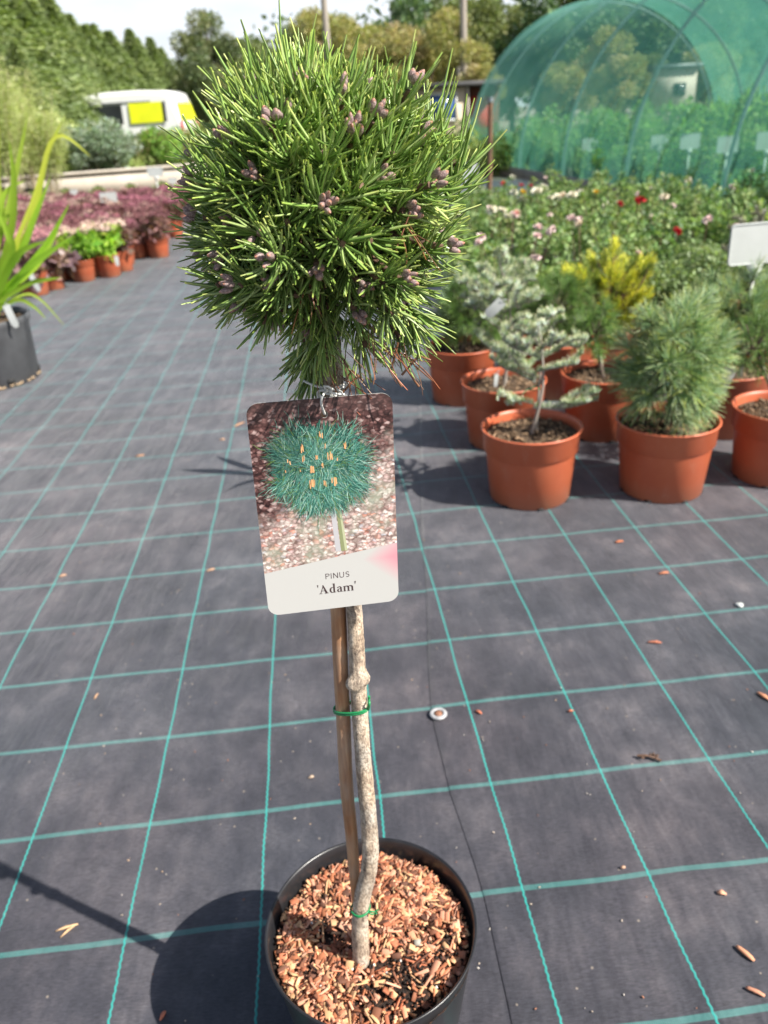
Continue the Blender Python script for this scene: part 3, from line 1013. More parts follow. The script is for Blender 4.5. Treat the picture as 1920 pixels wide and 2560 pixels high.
def mat_card():
    m, nt, p = new_mat('printed_card')
    tc = nt.nodes.new('ShaderNodeTexCoord')
    s = nt.nodes.new('ShaderNodeSeparateXYZ'); nt.links.new(tc.outputs['Object'], s.inputs[0])
    X, Z = s.outputs[0], s.outputs[2]
    up = mth(nt, 'DIVIDE', mth(nt, 'ADD', Z, TH / 2), TH)      # 0 bottom .. 1 top
    def pebbles(scale, warp):
        n = nt.nodes.new('ShaderNodeTexNoise'); n.inputs['Scale'].default_value = 260; n.inputs['Detail'].default_value = 3
        nt.links.new(tc.outputs['Object'], n.inputs['Vector'])
        mx = nt.nodes.new('ShaderNodeMix'); mx.data_type = 'VECTOR'; mx.inputs[0].default_value = warp
        nt.links.new(tc.outputs['Object'], mx.inputs[4]); nt.links.new(n.outputs['Color'], mx.inputs[5])
        v = nt.nodes.new('ShaderNodeTexVoronoi'); v.inputs['Scale'].default_value = scale
        mp = nt.nodes.new('ShaderNodeMapping'); mp.inputs['Scale'].default_value = (1, 0.0, 1.5)
        nt.links.new(mx.outputs[1], mp.inputs[0]); nt.links.new(mp.outputs[0], v.inputs['Vector'])
        sc = nt.nodes.new('ShaderNodeSeparateColor'); nt.links.new(v.outputs['Color'], sc.inputs[0])
        return v.outputs['Distance'], sc.outputs[0], sc.outputs[1]
    d, r1, r2 = pebbles(330, .004)
    bark = ramp(nt, r1, [(0, (.035, .016, .016)), (.45, (.10, .045, .042)), (.75, (.21, .11, .10)), (1, (.42, .31, .29))])
    bark = mixc(nt, 1, bark, ramp(nt, d, [(.2, (1.15, 1.15, 1.15)), (.75, (.35, .3, .3))]), 'MULTIPLY')
    d2, q1, q2 = pebbles(300, .005)
    grav = ramp(nt, q1, [(0, (.30, .20, .18)), (.3, (.54, .40, .37)), (.5, (.64, .53, .49)), (.7, (.76, .69, .64)), (.88, (.58, .24, .17)), (1, (.50, .49, .52))])
    grav = mixc(nt, 1, grav, ramp(nt, d2, [(.15, (1.2, 1.2, 1.2)), (.7, (.45, .42, .40))]), 'MULTIPLY')
    gr = mixc(nt, ramp(nt, noise(nt, 45, 3, vec=tc.outputs['Object']), [(.5, (0, 0, 0)), (.68, (.55, .55, .55))]), grav, (.27, .33, .24))
    tilt = mth(nt, 'ADD', up, mth(nt, 'MULTIPLY', X, -3.2))
    wv = mth(nt, 'ADD', tilt, mth(nt, 'MULTIPLY', mth(nt, 'SUBTRACT', noise(nt, 60, 3, vec=tc.outputs['Object']), .5), .35))
    pic = mixc(nt, ramp(nt, wv, [(.50, (0, 0, 0)), (.70, (1, 1, 1))]), gr, bark)
    # soft darker strip of blurred bark along the very top
    pic = mixc(nt, ramp(nt, up, [(.90, (0, 0, 0)), (.965, (.55, .55, .55))]), pic, (.06, .035, .033))
    # white lower panel with slanted upper edge
    edge = mth(nt, 'ADD', 0.2615, mth(nt, 'MULTIPLY', X, 0.83))
    isw = mth(nt, 'LESS_THAN', up, edge)
    pk = mth(nt, 'SUBTRACT', mth(nt, 'MULTIPLY', mth(nt, 'SUBTRACT', X, .0235), 36.0), mth(nt, 'MULTIPLY', mth(nt, 'ABSOLUTE', mth(nt, 'SUBTRACT', up, .235)), 7.0))
    pk = mth(nt, 'MINIMUM', mth(nt, 'MAXIMUM', pk, 0.0), .85)
    wh = mixc(nt, pk, (.455, .45, .43), (.58, .22, .27))
    c = mixc(nt, isw, pic, wh)
    nt.links.new(c, p.inputs['Base Color'])
    p.inputs['Roughness'].default_value = .38
    p.inputs['Specular IOR Level'].default_value = .4
    return m


card = obj('card', b, [mat_card(), M['white']], ptag)
card['label'] = 'glossy card with slanted white lower panel and pink corner'

# printed pine on the card (ink laid a hair above the paper)
MI = leaf_mat('ink', .42, 0.0)
b = Buf()
lift = [0.00035]


def ink(pts, w, col):
    """flat ribbon in card coordinates (x, z) with widths"""
    lift[0] += 2.0e-7
    n = len(pts)
    V = []
    for i in range(n):
        a_, c_ = pts[max(i - 1, 0)], pts[min(i + 1, n - 1)]
        dx, dz = c_[0] - a_[0], c_[1] - a_[1]
        l = math.hypot(dx, dz) + 1e-9
        nx, nz = -dz / l, dx / l
        wi = w[i] if hasattr(w, '__len__') else w
        for s_ in (-1, 1):
            x, z = pts[i][0] + s_ * nx * wi / 2, pts[i][1] + s_ * nz * wi / 2
            V.append((x, bow(x, z) - lift[0], z))
    b.add(V, [(2 * i, 2 * i + 1, 2 * i + 3, 2 * i + 2) for i in range(n - 1)], col)


bc = (-.0035, TH / 2 - .0500)   # ball centre
BR = .0320
rs = np.random.default_rng(11)
# stem and stake
ink([(bc[0] + .007, bc[1] - .030), (bc[0] + .0095, bc[1] - .0705)], [.0034, .0040], (.42, .41, .42))
ink([(bc[0] + .0108, bc[1] - .030), (bc[0] + .0135, bc[1] - .0705)], [.0024, .0040], (.22, .24, .12))
ink([(bc[0] + .0122, bc[1] - .030), (bc[0] + .0155, bc[1] - .0705)], [.0012, .0020], (.40, .42, .26))
# dark core so nothing shows through
for i in range(420):
    t, r = rs.random() * 2 * math.pi, BR * .86 * math.sqrt(rs.random())
    x, z = bc[0] + r * math.cos(t) * 1.08, bc[1] + r * math.sin(t)
    t2 = t + rs.normal(0, .5)
    ink([(x, z), (x + .008 * math.cos(t2), z + .008 * math.sin(t2))], [.0022, .0006], np.array((.022, .10, .075)) * math.exp(rs.normal(0, .25)))
tc_ = [(BR * .85 * math.sqrt(rs.random()), rs.random() * 6.283) for _ in range(34)]
for i in range(5200):
    tr_, tt_ = tc_[i % 34]
    ox_, oz_ = rs.normal(0, .0042, 2)
    xx_, zz_ = tr_ * math.cos(tt_) + ox_, tr_ * math.sin(tt_) + oz_
    r = min(math.hypot(xx_, zz_), BR); t = math.atan2(zz_, xx_) if i % 5 else math.atan2(oz_, ox_)
    x, z = bc[0] + xx_ * 1.08, bc[1] + zz_ * 1.05
    rr_ = r / BR
    t2 = math.atan2(math.sin(t) * rr_ - .32 * (z < bc[1]) + .1, math.cos(t) * rr_ ) + rs.normal(0, .42)
    if i % 3 == 0: t2 = math.atan2(oz_, ox_) + rs.normal(0, .3)
    if rs.random() < .5 and z < bc[1]: t2 = -math.pi / 2 + (x - bc[0]) * 28 + rs.normal(0, .3)
    L_ = rs.uniform(.006, .0115)
    k_ = rs.random()
    col = np.array((.02, .10, .075)) if k_ < .28 else (np.array((.06, .22, .17)) if k_ < .58 else (np.array((.13, .32, .25)) if k_ < .86 else np.array((.30, .46, .38))))
    if x < bc[0] - .012 and z > bc[1] - .002: col = col * .62
    if rs.random() < .1: col = np.array((.12, .22, .06))
    cv_ = rs.normal(0, .14)
    ink([(x, z), (x + .5 * L_ * math.cos(t2), z + .5 * L_ * math.sin(t2)), (x + L_ * math.cos(t2 + cv_), z + L_ * math.sin(t2 + cv_))], [.00030, .00030, .00010], np.clip(col * math.exp(rs.normal(0, .2)), 0, .9))
for (dx, dz, s, q) in ((-.0115, .0155, 1.2, 4), (-.0105, .0065, .9, 3), (-.002, .007, .8, 3), (.008, .007, 1.3, 5), (-.006, -.0015, 1.2, 4), (.002, .0, .6, 3), (-.0055, -.0125, 1.5, 5), (.0022, -.013, 1.0, 4), (.010, -.0125, 1.4, 5), (.0015, .023, .9, 3), (.020, .0135, .9, 3), (.005, .016, .6, 2), (-.022, .006, .6, 2), (.0125, .0045, .6, 2), (-.013, -.002, .5, 1), (-.0245, -.001, .5, 1)):
    for j in range(q):
        x = bc[0] + dx + rs.normal(0, .0010 * s); z = bc[1] + dz + rs.normal(0, .0008)
        hh = .0042 * s * rs.uniform(.7, 1.15)
        ink([(x, z - hh / 2), (x + rs.normal(0, .0002), z + hh / 2)], [.00075, .00055], np.array((.62, .33, .15)) * rs.uniform(.75, 1.2))
obj('printed_picture', b, MI, ptag)

# lettering
INKC = (.055, .035, .035)
b = Buf()
lift[0] = .00036


def stroke(o, s, pts, w):
    lift[0] += 4e-6
    ink([(o[0] + p[0] * s, o[1] + p[1] * s) for p in pts], [v * s for v in w] if hasattr(w, '__len__') else w * s, INKC)


def arc(cx, cy, rx, ry, a0, a1, n=16):
    return [(cx + rx * math.cos(math.radians(a0 + (a1 - a0) * i / n)), cy + ry * math.sin(math.radians(a0 + (a1 - a0) * i / n))) for i in range(n + 1)]


def band(o, s, outer, inner):
    """filled band between two curves of equal length: thick and thin like a pen"""
    lift[0] += 4e-6
    V = []
    for (x1, y1), (x2, y2) in zip(outer, inner):
        for x, y in ((x1, y1), (x2, y2)):
            X, Z = o[0] + x * s, o[1] + y * s
            V.append((X, bow(X, Z) - lift[0], Z))
    b.add(V, [(2 * i, 2 * i + 1, 2 * i + 3, 2 * i + 2) for i in range(len(outer) - 1)], INKC)


# PINUS, thin and spaced
zb = TH / 2 - .829 * TH - .0024
s = .0047
x0 = -TW / 2 + .533 * TW - .0084
w = .115
o = (x0, zb); stroke(o, s, [(0, 0), (0, 1)], w); stroke(o, s, [(0, .95)] + arc(.28, .735, .27, .215, 90, -90) + [(0, .52)], w)
o = (x0 + .0041, zb); stroke(o, s, [(0, 0), (0, 1)], w)
o = (x0 + .0060, zb); stroke(o, s, [(0, 0), (0, 1)], w); stroke(o, s, [(0, .98), (.66, .02)], w); stroke(o, s, [(.66, 0), (.66, 1)], w)
o = (x0 + .0108, zb); stroke(o, s, [(0, 1), (0, .32)] + arc(.32, .32, .32, .29, 180, 360) + [(.64, .32), (.64, 1)], w)
o = (x0 + .0154, zb); stroke(o, s, [(.52, .84)] + arc(.28, .735, .235, .225, 40, 268) + arc(.27, .27, .26, .235, 88, -140), w)
# 'Adam', bold serif
s = .0072
zb = TH / 2 - .9165 * TH
x0 = -TW / 2 + .385 * TW
o = (x0, zb)
stroke(o, s, [(-.02, 1.12), (0, .80)], [.15, .05])
o = (x0 + .12 * s, zb)
stroke(o, s, [(.13, .02), (.47, 1.0)], [.075, .085])
stroke(o, s, [(.41, 1.04), (.80, .0)], [.12, .235])
stroke(o, s, [(.24, .345), (.62, .345)], .065)
stroke(o, s, [(-.02, .025), (.32, .025)], .055); stroke(o, s, [(.56, .025), (1.0, .025)], .055)
o = (x0 + 1.20 * s, zb)      # d
band(o, s, arc(.33, .335, .30, .355, 60, 300), arc(.38, .335, .17, .29, 60, 300))
stroke(o, s, [(.53, -.01), (.53, 1.10)], .175)
stroke(o, s, [(.34, 1.065), (.60, 1.10)], [.04, .07]); stroke(o, s, [(.5, .03), (.74, .05)], [.08, .04])
o = (x0 + 2.03 * s, zb)      # a
band(o, s, arc(.24, .20, .22, .215, 80, 300), arc(.30, .20, .13, .155, 80, 300))
stroke(o, s, [(.44, .02), (.44, .50)], .17)
band(o, s, arc(.27, .45, .255, .235, 0, 150), arc(.25, .45, .10, .165, 0, 150))
stroke(o, s, [(.08, .50), (.10, .60)], [.12, .12]); stroke(o, s, [(.42, .03), (.64, .05)], [.08, .04])
stroke(o, s, [(.25, .39), (.42, .43)], .05)
o = (x0 + 2.73 * s, zb)      # m
for sx_ in (.13, .55, .97):
    stroke(o, s, [(sx_, 0), (sx_, .58)], .165)
    stroke(o, s, [(sx_ - .15, .025), (sx_ + .15, .025)], .05)
for sx_ in (.34, .76):
    band(o, s, arc(sx_ - .0, .46, .29, .22, 0, 150), arc(sx_ - .03, .46, .13, .135, 0, 150))
stroke(o, s, [(-.04, .60), (.18, .63)], [.04, .07])
o = (x0 + 4.02 * s, zb)
stroke(o, s, [(.02, 1.12), (0, .80)], [.15, .05])
obj('lettering', b, MI, ptag)

# string: loop through the hole, knot and a turn round the stem
STR = Buf()
def cw(x, z, o=0.0):
    return CARDM @ Vector((x, bow(x, z) + o, z))
hz = cw(HX, HZ, -.001)
inv = CARDM.inverted()
knot = at(708, 842, .536)
ctr = at(722, 836, .56)
segs_ = [
    [cw(HX, HZ + .0012, .0018), cw(HX, HZ + .001, -.0022), at(694, 872, .519), at(697, 855, .519), knot],
    [knot, at(688, 846, .545), at(690, 862, .55), cw(HX, HZ + .0005, .002)],
    [knot, at(722, 850, .532), at(745, 853, .536), at(742, 862, .54), at(720, 860, .536), knot],
    [knot, at(722, 856, .538), at(738, 848, .54), at(728, 842, .54)],
    [at(655, 822, .553), at(676, 832, .546), at(700, 838, .543)],
]
for sg in segs_:
    tube(STR, [inv @ v for v in smoothpath(sg, 6)], .00095, 6)
for dz in (0, .0016):
    lp = loop_around(ctr.x, ctr.y, ctr.z + .001 + dz, .0105, .0105, 0, .15)
    tube(STR, [inv @ v for v in lp], .0007, 6, closed=True)
for i in range(7):
    q = knot + Vector(rng.normal(0, .0013, 3))
    lp = loop_around(q.x, q.y, q.z, .0018, .0022, rng.uniform(0, 3), rng.uniform(-1.5, 1.5), 12)
    tube(STR, [inv @ v for v in lp], .0007, 6, closed=True)
obj('string', STR, M['string'], ptag, smooth=True)

# ---------------------------------------------------------------- terracotta pots
def pot_mesh(name, h, r, rb, mat, n=56):
    b = Buf()
    lathe(b, [(0, .004), (rb * .93, .004), (rb * .96, 0), (rb, .003), (rb + (r * .9 - rb) * .62 / .68, h * .66), (r * .915, h * .69), (r * .945, h * .705), (r * .96, h * .95), (r * .985, h * .965), (r, h * .982), (r * .995, h * .997), (r * .975, h), (r * .945, h * .99), (r * .93, h * .95), (r * .90, h * .70)], n)
    me = b.mesh(name, True)
    me.materials.append(mat)
    return me


def soil_mesh(name, r, z, mat, seed=0, debris=0, dcols=((.26, .17, .10), (.14, .09, .05))):
    b = Buf(); rs = np.random.default_rng(seed); V, F = [], []
    for i in range(9):
        for k in range(28):
            q = r * i / 8; t = 2 * math.pi * k / 28
            V.append((q * math.cos(t), q * math.sin(t), z + .004 * (1 - i / 8) + rs.normal(0, .003) * (i < 8)))
    for i in range(8):
        for k in range(28):
            F.append((i * 28 + k, i * 28 + (k + 1) % 28, (i + 1) * 28 + (k + 1) % 28, (i + 1) * 28 + k))
    b.add(V, F, mi=0)
    for i in range(debris):
        t, q = rs.random() * 6.28, r * .92 * math.sqrt(rs.random())
        sz = rs.uniform(.003, .009)
        box(b, (q * math.cos(t), q * math.sin(t), z + .006 + rs.uniform(0, .004)), (sz * 1.6, sz * .7, sz * .5), Matrix.Rotation(rs.uniform(0, 6), 3, Vector(rs.normal(size=3)).normalized()), np.array(dcols[rs.integers(len(dcols))]) * rs.uniform(.6, 1.2), mi=1)
    me = b.mesh(name)
    me.materials.append(mat); me.materials.append(M['matte'])
    return me


PH, PR = .21, .139
pot_big = pot_mesh('pot', PH, PR, .112, M['terra'])
soil_a = soil_mesh('soil', PR * .935, PH - .028, M['soil'], 1, 260)
soil_b = soil_mesh('soil', PR * .935, PH - .028, M['soil'], 2, 260, ((.42, .26, .14), (.30, .17, .09), (.2, .22, .08)))


def hole_mesh():
    b = Buf()
    box(b, (.1105, 0, .003), (.006, .018, .008))
    me = b.mesh('drain_hole'); me.materials.append(M['rubber'])
    return me


HOLE = hole_mesh()


def potted(name, x, y, label, cat='potted plant', group=None, soil=None, rz=0., s=1.0):
    t = empty(name, label, cat, (x, y, 0.0022 if x > np.interp(y, sy, sx) else 0.0), group, rz)
    t.scale = (s, s, s)
    p = obj('pot', pot_big, M['terra'], t)
    for k in range(7):
        ho = obj('drain_hole', HOLE, M['rubber'], t); ho.rotation_euler = (0, 0, math.pi * 2 * k / 7 + .3)
    obj('soil', soil or soil_a, M['soil'], t)
    return t


# -- conifer foliage generators (local coordinates, origin at pot base)
def twigs(b, p0, p1, r0, r1, sag=0.0, n=6, rs=None, col=None):
    p0, p1 = Vector(p0), Vector(p1)
    m = (p0 + p1) / 2 + Vector((0, 0, -sag))
    if rs is not None: m += Vector(rs.normal(0, .008, 3))
    P = smoothpath([p0, m, p1], 3)
    tube(b, P, list(np.linspace(r0, r1, len(P))), n, col=col)
    return [np.array(q) for q in P]


def tufts(nb, p, ax, n, L, w, cols, rs, s0=18, s1=75, sl=.03, bendk=.15, segs=3):
    p = np.array(p); ax = unit(np.array(ax, float))
    s = rs.random(n)
    base = p - ax * (s * sl)[:, None]
    a1 = unit(np.cross(ax, rs.normal(size=3))); a2 = np.cross(ax, a1)
    phi = rs.random(n) * 6.283
    sp = np.radians(s0 + (s1 - s0) * s + rs.normal(0, 7, n))
    rad_ = np.cos(phi)[:, None] * a1 + np.sin(phi)[:, None] * a2
    d = np.cos(sp)[:, None] * ax + np.sin(sp)[:, None] * rad_
    c = np.array(cols)[rs.integers(0, len(cols), n)] * np.exp(rs.normal(0, .16, (n, 1)))
    needles(nb, base, d, L * np.exp(rs.normal(0, .1, n)), w, c, rs.normal(0, abs(bendk) * .4, (n, 3)) + np.array([0, 0, -bendk]), rs, segs=segs)


def dome_pine(t, seed, cen, rad, n, L, w, cols, per=46, upk=.35, trunk_r=.008, bendk=.1, stemtop=None, lumpk=.16):
    rs = np.random.default_rng(seed); nb, tb = Buf(), Buf()
    cen, rad = np.array(cen, float), np.array(rad, float)
    for i in range(n):
        z = 1 - 1.75 * (i + .5) / n; th = i * 2 * math.pi / G_
        d = unit(np.array([math.sqrt(max(0, 1 - z * z)) * math.cos(th), math.sqrt(max(0, 1 - z * z)) * math.sin(th), z]) + rs.normal(0, .15, 3))
        lump = 1 + lumpk * math.sin(d[0] * 5 + seed) * math.cos(d[1] * 4.3 + d[2] * 3.7 + seed)
        p = cen + d * rad * lump * rs.uniform(.75, 1.0)
        ax = unit(d + np.array([0, 0, upk]) + rs.normal(0, .15, 3))
        c2 = [np.array(c) * (1 + .35 * math.sin(i * 1.7)) if False else np.array(c) for c in cols]
        tufts(nb, p, ax, per, L, w, c2, rs, bendk=bendk)
        twigs(tb, cen + (p - cen) * .2 - np.array([0, 0, rad[2] * .2]), p, .003, .0016, rs=rs, n=5)
    twigs(tb, (0, 0, PH - .03), tuple(cen), trunk_r, trunk_r * .7, n=8)
    tr = obj('branches', tb, M['bark_tree'], t, smooth=True)
    obj('needles', nb, M['needle'], t)


def fir(t, seed, H, branches, cols, lean=(0, 0), trunk_r=.0055, nl=.014, mat_tr='wood', double=True):
    """young open silver fir: stem, side branches and short needles combed along them"""
    rs = np.random.default_rng(seed); nb, tb = Buf(), Buf()
    top = np.array([lean[0], lean[1], H])
    P = twigs(tb, (0, 0, PH - .03), tuple(top), trunk_r, trunk_r * .4, rs=rs, n=8)
    if double: twigs(tb, (.014, .003, PH - .03), (lean[0] * .5 + .012, lean[1] * .5, (PH + H) / 2 + .03), trunk_r * .8, trunk_r * .5, n=8)
    def spray(p0, p1, dens=520, k=1.0):
        pts = twigs(tb, p0, p1, .0028, .0016, sag=-.006, rs=rs, n=5)
        A = np.array(pts[0]); Z = np.array(pts[-1]); L = np.linalg.norm(Z - A)
        n = int(dens * L * 5)
        u = rs.random(n)
        idx = np.clip((u * (len(pts) - 1)), 0, len(pts) - 1.001)
        i0 = idx.astype(int); fr_ = (idx - i0)[:, None]
        Q = np.array(pts)
        base = Q[i0] * (1 - fr_) + Q[i0 + 1] * fr_
        ax = unit(Z - A)
        sd_ = unit(np.cross(ax, [0, 0, 1])); up_ = np.cross(sd_, ax)
        phi = rs.uniform(-.25, math.pi + .25, n)
        d = np.cos(phi)[:, None] * sd_ + np.sin(phi)[:, None] * up_ + ax * .55
        c = np.array(cols)[rs.integers(0, len(cols), n)] * np.exp(rs.normal(0, .15, (n, 1)))
        needles(nb, base, d, nl * k * np.exp(rs.normal(0, .12, n)), .0017, c, up_[None] * .35 + rs.normal(0, .05, (n, 3)), rs, segs=2, flat=.25)
    for (z0, dx, dy, dz) in branches:
        k = (z0 - PH) / (H - PH)
        p0 = np.array([lean[0] * k, lean[1] * k, z0])
        p1 = p0 + np.array([dx, dy, dz])
        spray(p0, p1)
        for q in (.45, .75):
            L = np.hypot(dx, dy) * (1 - q) * 1.1 + .03
            side = unit(np.array([-dy, dx, 0.0]))
            for sgn in (-1, 1):
                if rs.random() < .8:
                    b0 = p0 + (p1 - p0) * q
                    spray(b0, b0 + (side * sgn + unit(np.array([dx, dy, dz + .02])) + np.array([0, 0, rs.uniform(-.1, .7)])) * L * .55)
    obj('branches', tb, M[mat_tr], t, smooth=True)
    obj('needles', nb, M['needle'], t)


SILVER = [(.50, .62, .54), (.74, .82, .78), (.18, .33, .10), (.28, .42, .15), (.62, .70, .60)]
SILVG = [(.20, .30, .12), (.30, .38, .34), (.13, .22, .08), (.40, .46, .42)]
BLUEP = [(.21, .38, .16), (.34, .50, .27), (.14, .27, .11), (.48, .60, .38), (.40, .50, .12)]
GREENP = [(.13, .25, .05), (.18, .31, .07), (.10, .20, .05)]
GOLDP = [(.66, .70, .05), (.54, .60, .06), (.40, .50, .07), (.70, .70, .09)]
DARKG = [(.05, .10, .045), (.08, .14, .06), (.11, .17, .08)]

CON = 'young conifers in terracotta pots on the right'
# front row
t = potted('potted_fir', .420, 2.045, 'open little silver fir with a double stem in the front left terracotta pot', group=CON)
fir(t, 3, .47, [(.33, -.12, .02, .07),  (.26, .16, -.05, .03), (.27, -.08, -.05, .02), (.36, .09, -.08, .04), (.35, -.11, -.04, .05), (.34, -.03, .13, .03), (.40, -.09, -.05, .06), (.41, .06, -.05, .05), (.39, .12, .03, .04), (.43, -.04, -.06, .05), (.44, .05, .05, .05), (.46, .02, 0, .05)], SILVER, (.015, 0), nl=.013)
bb = Buf(); lp = loop_around(.006, -.0, .315, .013, .012, 0, .1); tube(bb, lp, .0016, 6, closed=True); tube(bb, [(-.004, -.012, .315), (-.018, -.02, .318), (-.03, -.018, .308)], .0016, 6)
obj('tie', bb, M['greentie'], t)
t = potted('potted_pine', .793, 2.035, 'bushy blue-green pine with long soft needles in the front middle terracotta pot', group=CON, soil=soil_b, rz=1.1)
dome_pine(t, 5, (-.01, .0, .365), (.128, .12, .160), 78, .062, .0015, BLUEP, per=105, upk=.55, bendk=.10, lumpk=.30)
t = potted('potted_conifer', 1.135, 2.075, 'terracotta pot cut by the right edge of the picture, bare soil showing at its front', group=CON, rz=2)
dome_pine(t, 8, (.10, .04, .36), (.07, .07, .09), 26, .04, .0014, GREENP, per=50)
# second row
t = potted('potted_fir', .412, 2.47, 'silver fir with pale whitish shoots in the pot directly behind the open little fir', group=CON, rz=.5)
fir(t, 13, .56, [(.36, -.08, -.12, .05), (.34, .06, -.13, .05), (.44, -.12, -.05, .06), (.42, .03, -.13, .06), (.47, -.14, .03, .06), (.50, .10, .04, .04), (.30, -.10, -.06, .05), (.33, .12, -.05, .04), (.40, -.13, .02, .06), (.43, .12, .03, .05), (.46, -.07, -.07, .07), (.48, .08, -.06, .06), (.50, -.05, .06, .05), (.52, .05, .02, .05), (.38, .0, .12, .05), (.54, -.02, -.01, .05)], SILVER, (-.01, 0), nl=.016)
t = potted('potted_pine', .745, 2.495, 'terracotta pot half hidden behind the bushy blue-green pine', group=CON, rz=.9)
dome_pine(t, 14, (.04, .06, .33), (.09, .07, .09), 36, .04, .0015, GREENP, per=50)
t = potted('potted_pine', 1.130, 2.455, 'blue-green pine with soft tufts in the pot holding the blank white sign', group=CON, rz=3)
dome_pine(t, 15, (-.0, .05, .39), (.15, .12, .12), 100, .05, .0014, BLUEP, per=70, bendk=.03, upk=.5)
t = potted('potted_pine', .330, 2.93, 'dark green pine at the far left of the conifer block behind the topiary head', group=CON, rz=.2)
dome_pine(t, 16, (.05, 0, .33), (.13, .12, .13), 85, .05, .0016, GREENP, per=60)
t = potted('potted_pine', .690, 2.93, 'low green pine between the pale fir and the golden pine', group=CON, rz=1.2)
dome_pine(t, 17, (-.03, 0, .33), (.12, .12, .12), 70, .045, .0015, GREENP, per=60)
t = potted('potted_conifer', 1.47, 2.87, 'terracotta pot at the right edge behind the white sign stake', group=CON)
fir(t, 19, .60, [(.42, -.20, -.1, .19), (.36, -.22, -.06, .16), (.40, -.12, -.02, .24), (.5, .1, 0, .05)], [(.34, .36, .30), (.22, .25, .18)], (-.04, 0), nl=.010)
t = potted('potted_pine', .905, 3.07, 'golden yellow dwarf pine in a terracotta pot behind the blue-green pine', group=CON, rz=.8)
rs = np.random.default_rng(44); nb, tb = Buf(), Buf()
for i in range(130):
    d = unit(rs.normal(size=3) * [1, 1, .6]); h = rs.uniform(.25, .455)
    if i in (0, 1, 4): d = np.array([.55 + .06 * i, .2, .1]); h = .50
    p = np.array([d[0] * .20 * (1 - abs(h - .36) * 1.5), d[1] * .15, h])
    tufts(nb, p, (d[0] * .8, d[1] * .8, 1), 70, .036, .0020, GOLDP if rs.random() < .68 else [(.16, .24, .04), (.22, .30, .05)], rs, s0=12, s1=55, sl=.05, bendk=-.03)
    twigs(tb, (d[0] * .03, d[1] * .03, .22), tuple(p), .004, .002, rs=rs)
twigs(tb, (0, 0, PH - .03), (0, 0, .3), .010, .007)
obj('branches', tb, M['twig'], t); obj('needles', nb, M['needle'], t)
# third rank: rounded dark evergreens
CUSH = 'rounded evergreens in pots before the roses'
lab = ['rounded grey-green dwarf conifer behind the golden pine, nearest to it', 'rounded grey-green dwarf conifer just left of the blank white sign', 'rounded dwarf conifer behind the blank white sign']
for i, (x, y, r) in enumerate(((1.22, 3.36, .14), (1.50, 3.48, .17), (1.76, 3.2, .14))):
    t = potted('potted_dwarf_conifer', x, y, lab[i], group=CUSH)
    b = Buf(); rs = np.random.default_rng(60 + i)
    bl = [(rs.normal(0, r * .45), rs.normal(0, r * .4), .30 + rs.uniform(-.03, .07), r * .55, r * .55, r * .42) for k in range(8)]
    cloud(b, bl, 6500, .016, [(.17, .24, .10), (.24, .31, .15), (.13, .19, .08)], rs, .6)
    obj('foliage', b, M['leaf'], t)
    b = Buf(); twigs(b, (0, 0, PH - .03), (0, 0, .30), .01, .006); obj('stem', b, M['twig'], t)

# unseen plant added behind the tag, leaves shaped to cast shadows at left
t = empty('unseen_shadow_plant', 'unseen strap-leaved plant added behind the plant tag to cast leaf shadows to the left', 'potted plant', (-.03, 2.14, 0.0))
b = Buf(); lathe(b, [(0, .003), (.035, .003), (.037, 0), (.048, .10), (.051, .102), (.051, .108), (.047, .108), (.045, .09), (0, .09)], 24); obj('pot', b, M['blackplastic'], t)
for tipx, tipy, tipz, w_ in ((-.194, 2.152, .50, .034), (-.205, 2.31, .38, .030), (-.135, 1.995, .385, .034)):
    b = Buf(); P_ = [Vector((0, 0, .09)), Vector((-.012, .004, .29)), Vector((tipx + .03, tipy - 2.14, tipz)) * .5 + Vector((0, 0, .19)), Vector((tipx + .03, tipy - 2.14, tipz))]
    S_ = smoothpath(P_, 4); V = []
    for i, q in enumerate(S_):
        ww = w_ * .5 * min(1, .12 + i / 9) * (1 if i < len(S_) - 3 else (.7, .4, .05)[i - len(S_) + 3])
        V += [(q.x + ww * .35, q.y + ww, q.z), (q.x - ww * .35, q.y - ww, q.z)]
    b.add(V, [(2 * i, 2 * i + 1, 2 * i + 3, 2 * i + 2) for i in range(len(S_) - 1)], (.06, .11, .03))
    obj('leaf', b, M['leaf'], t)

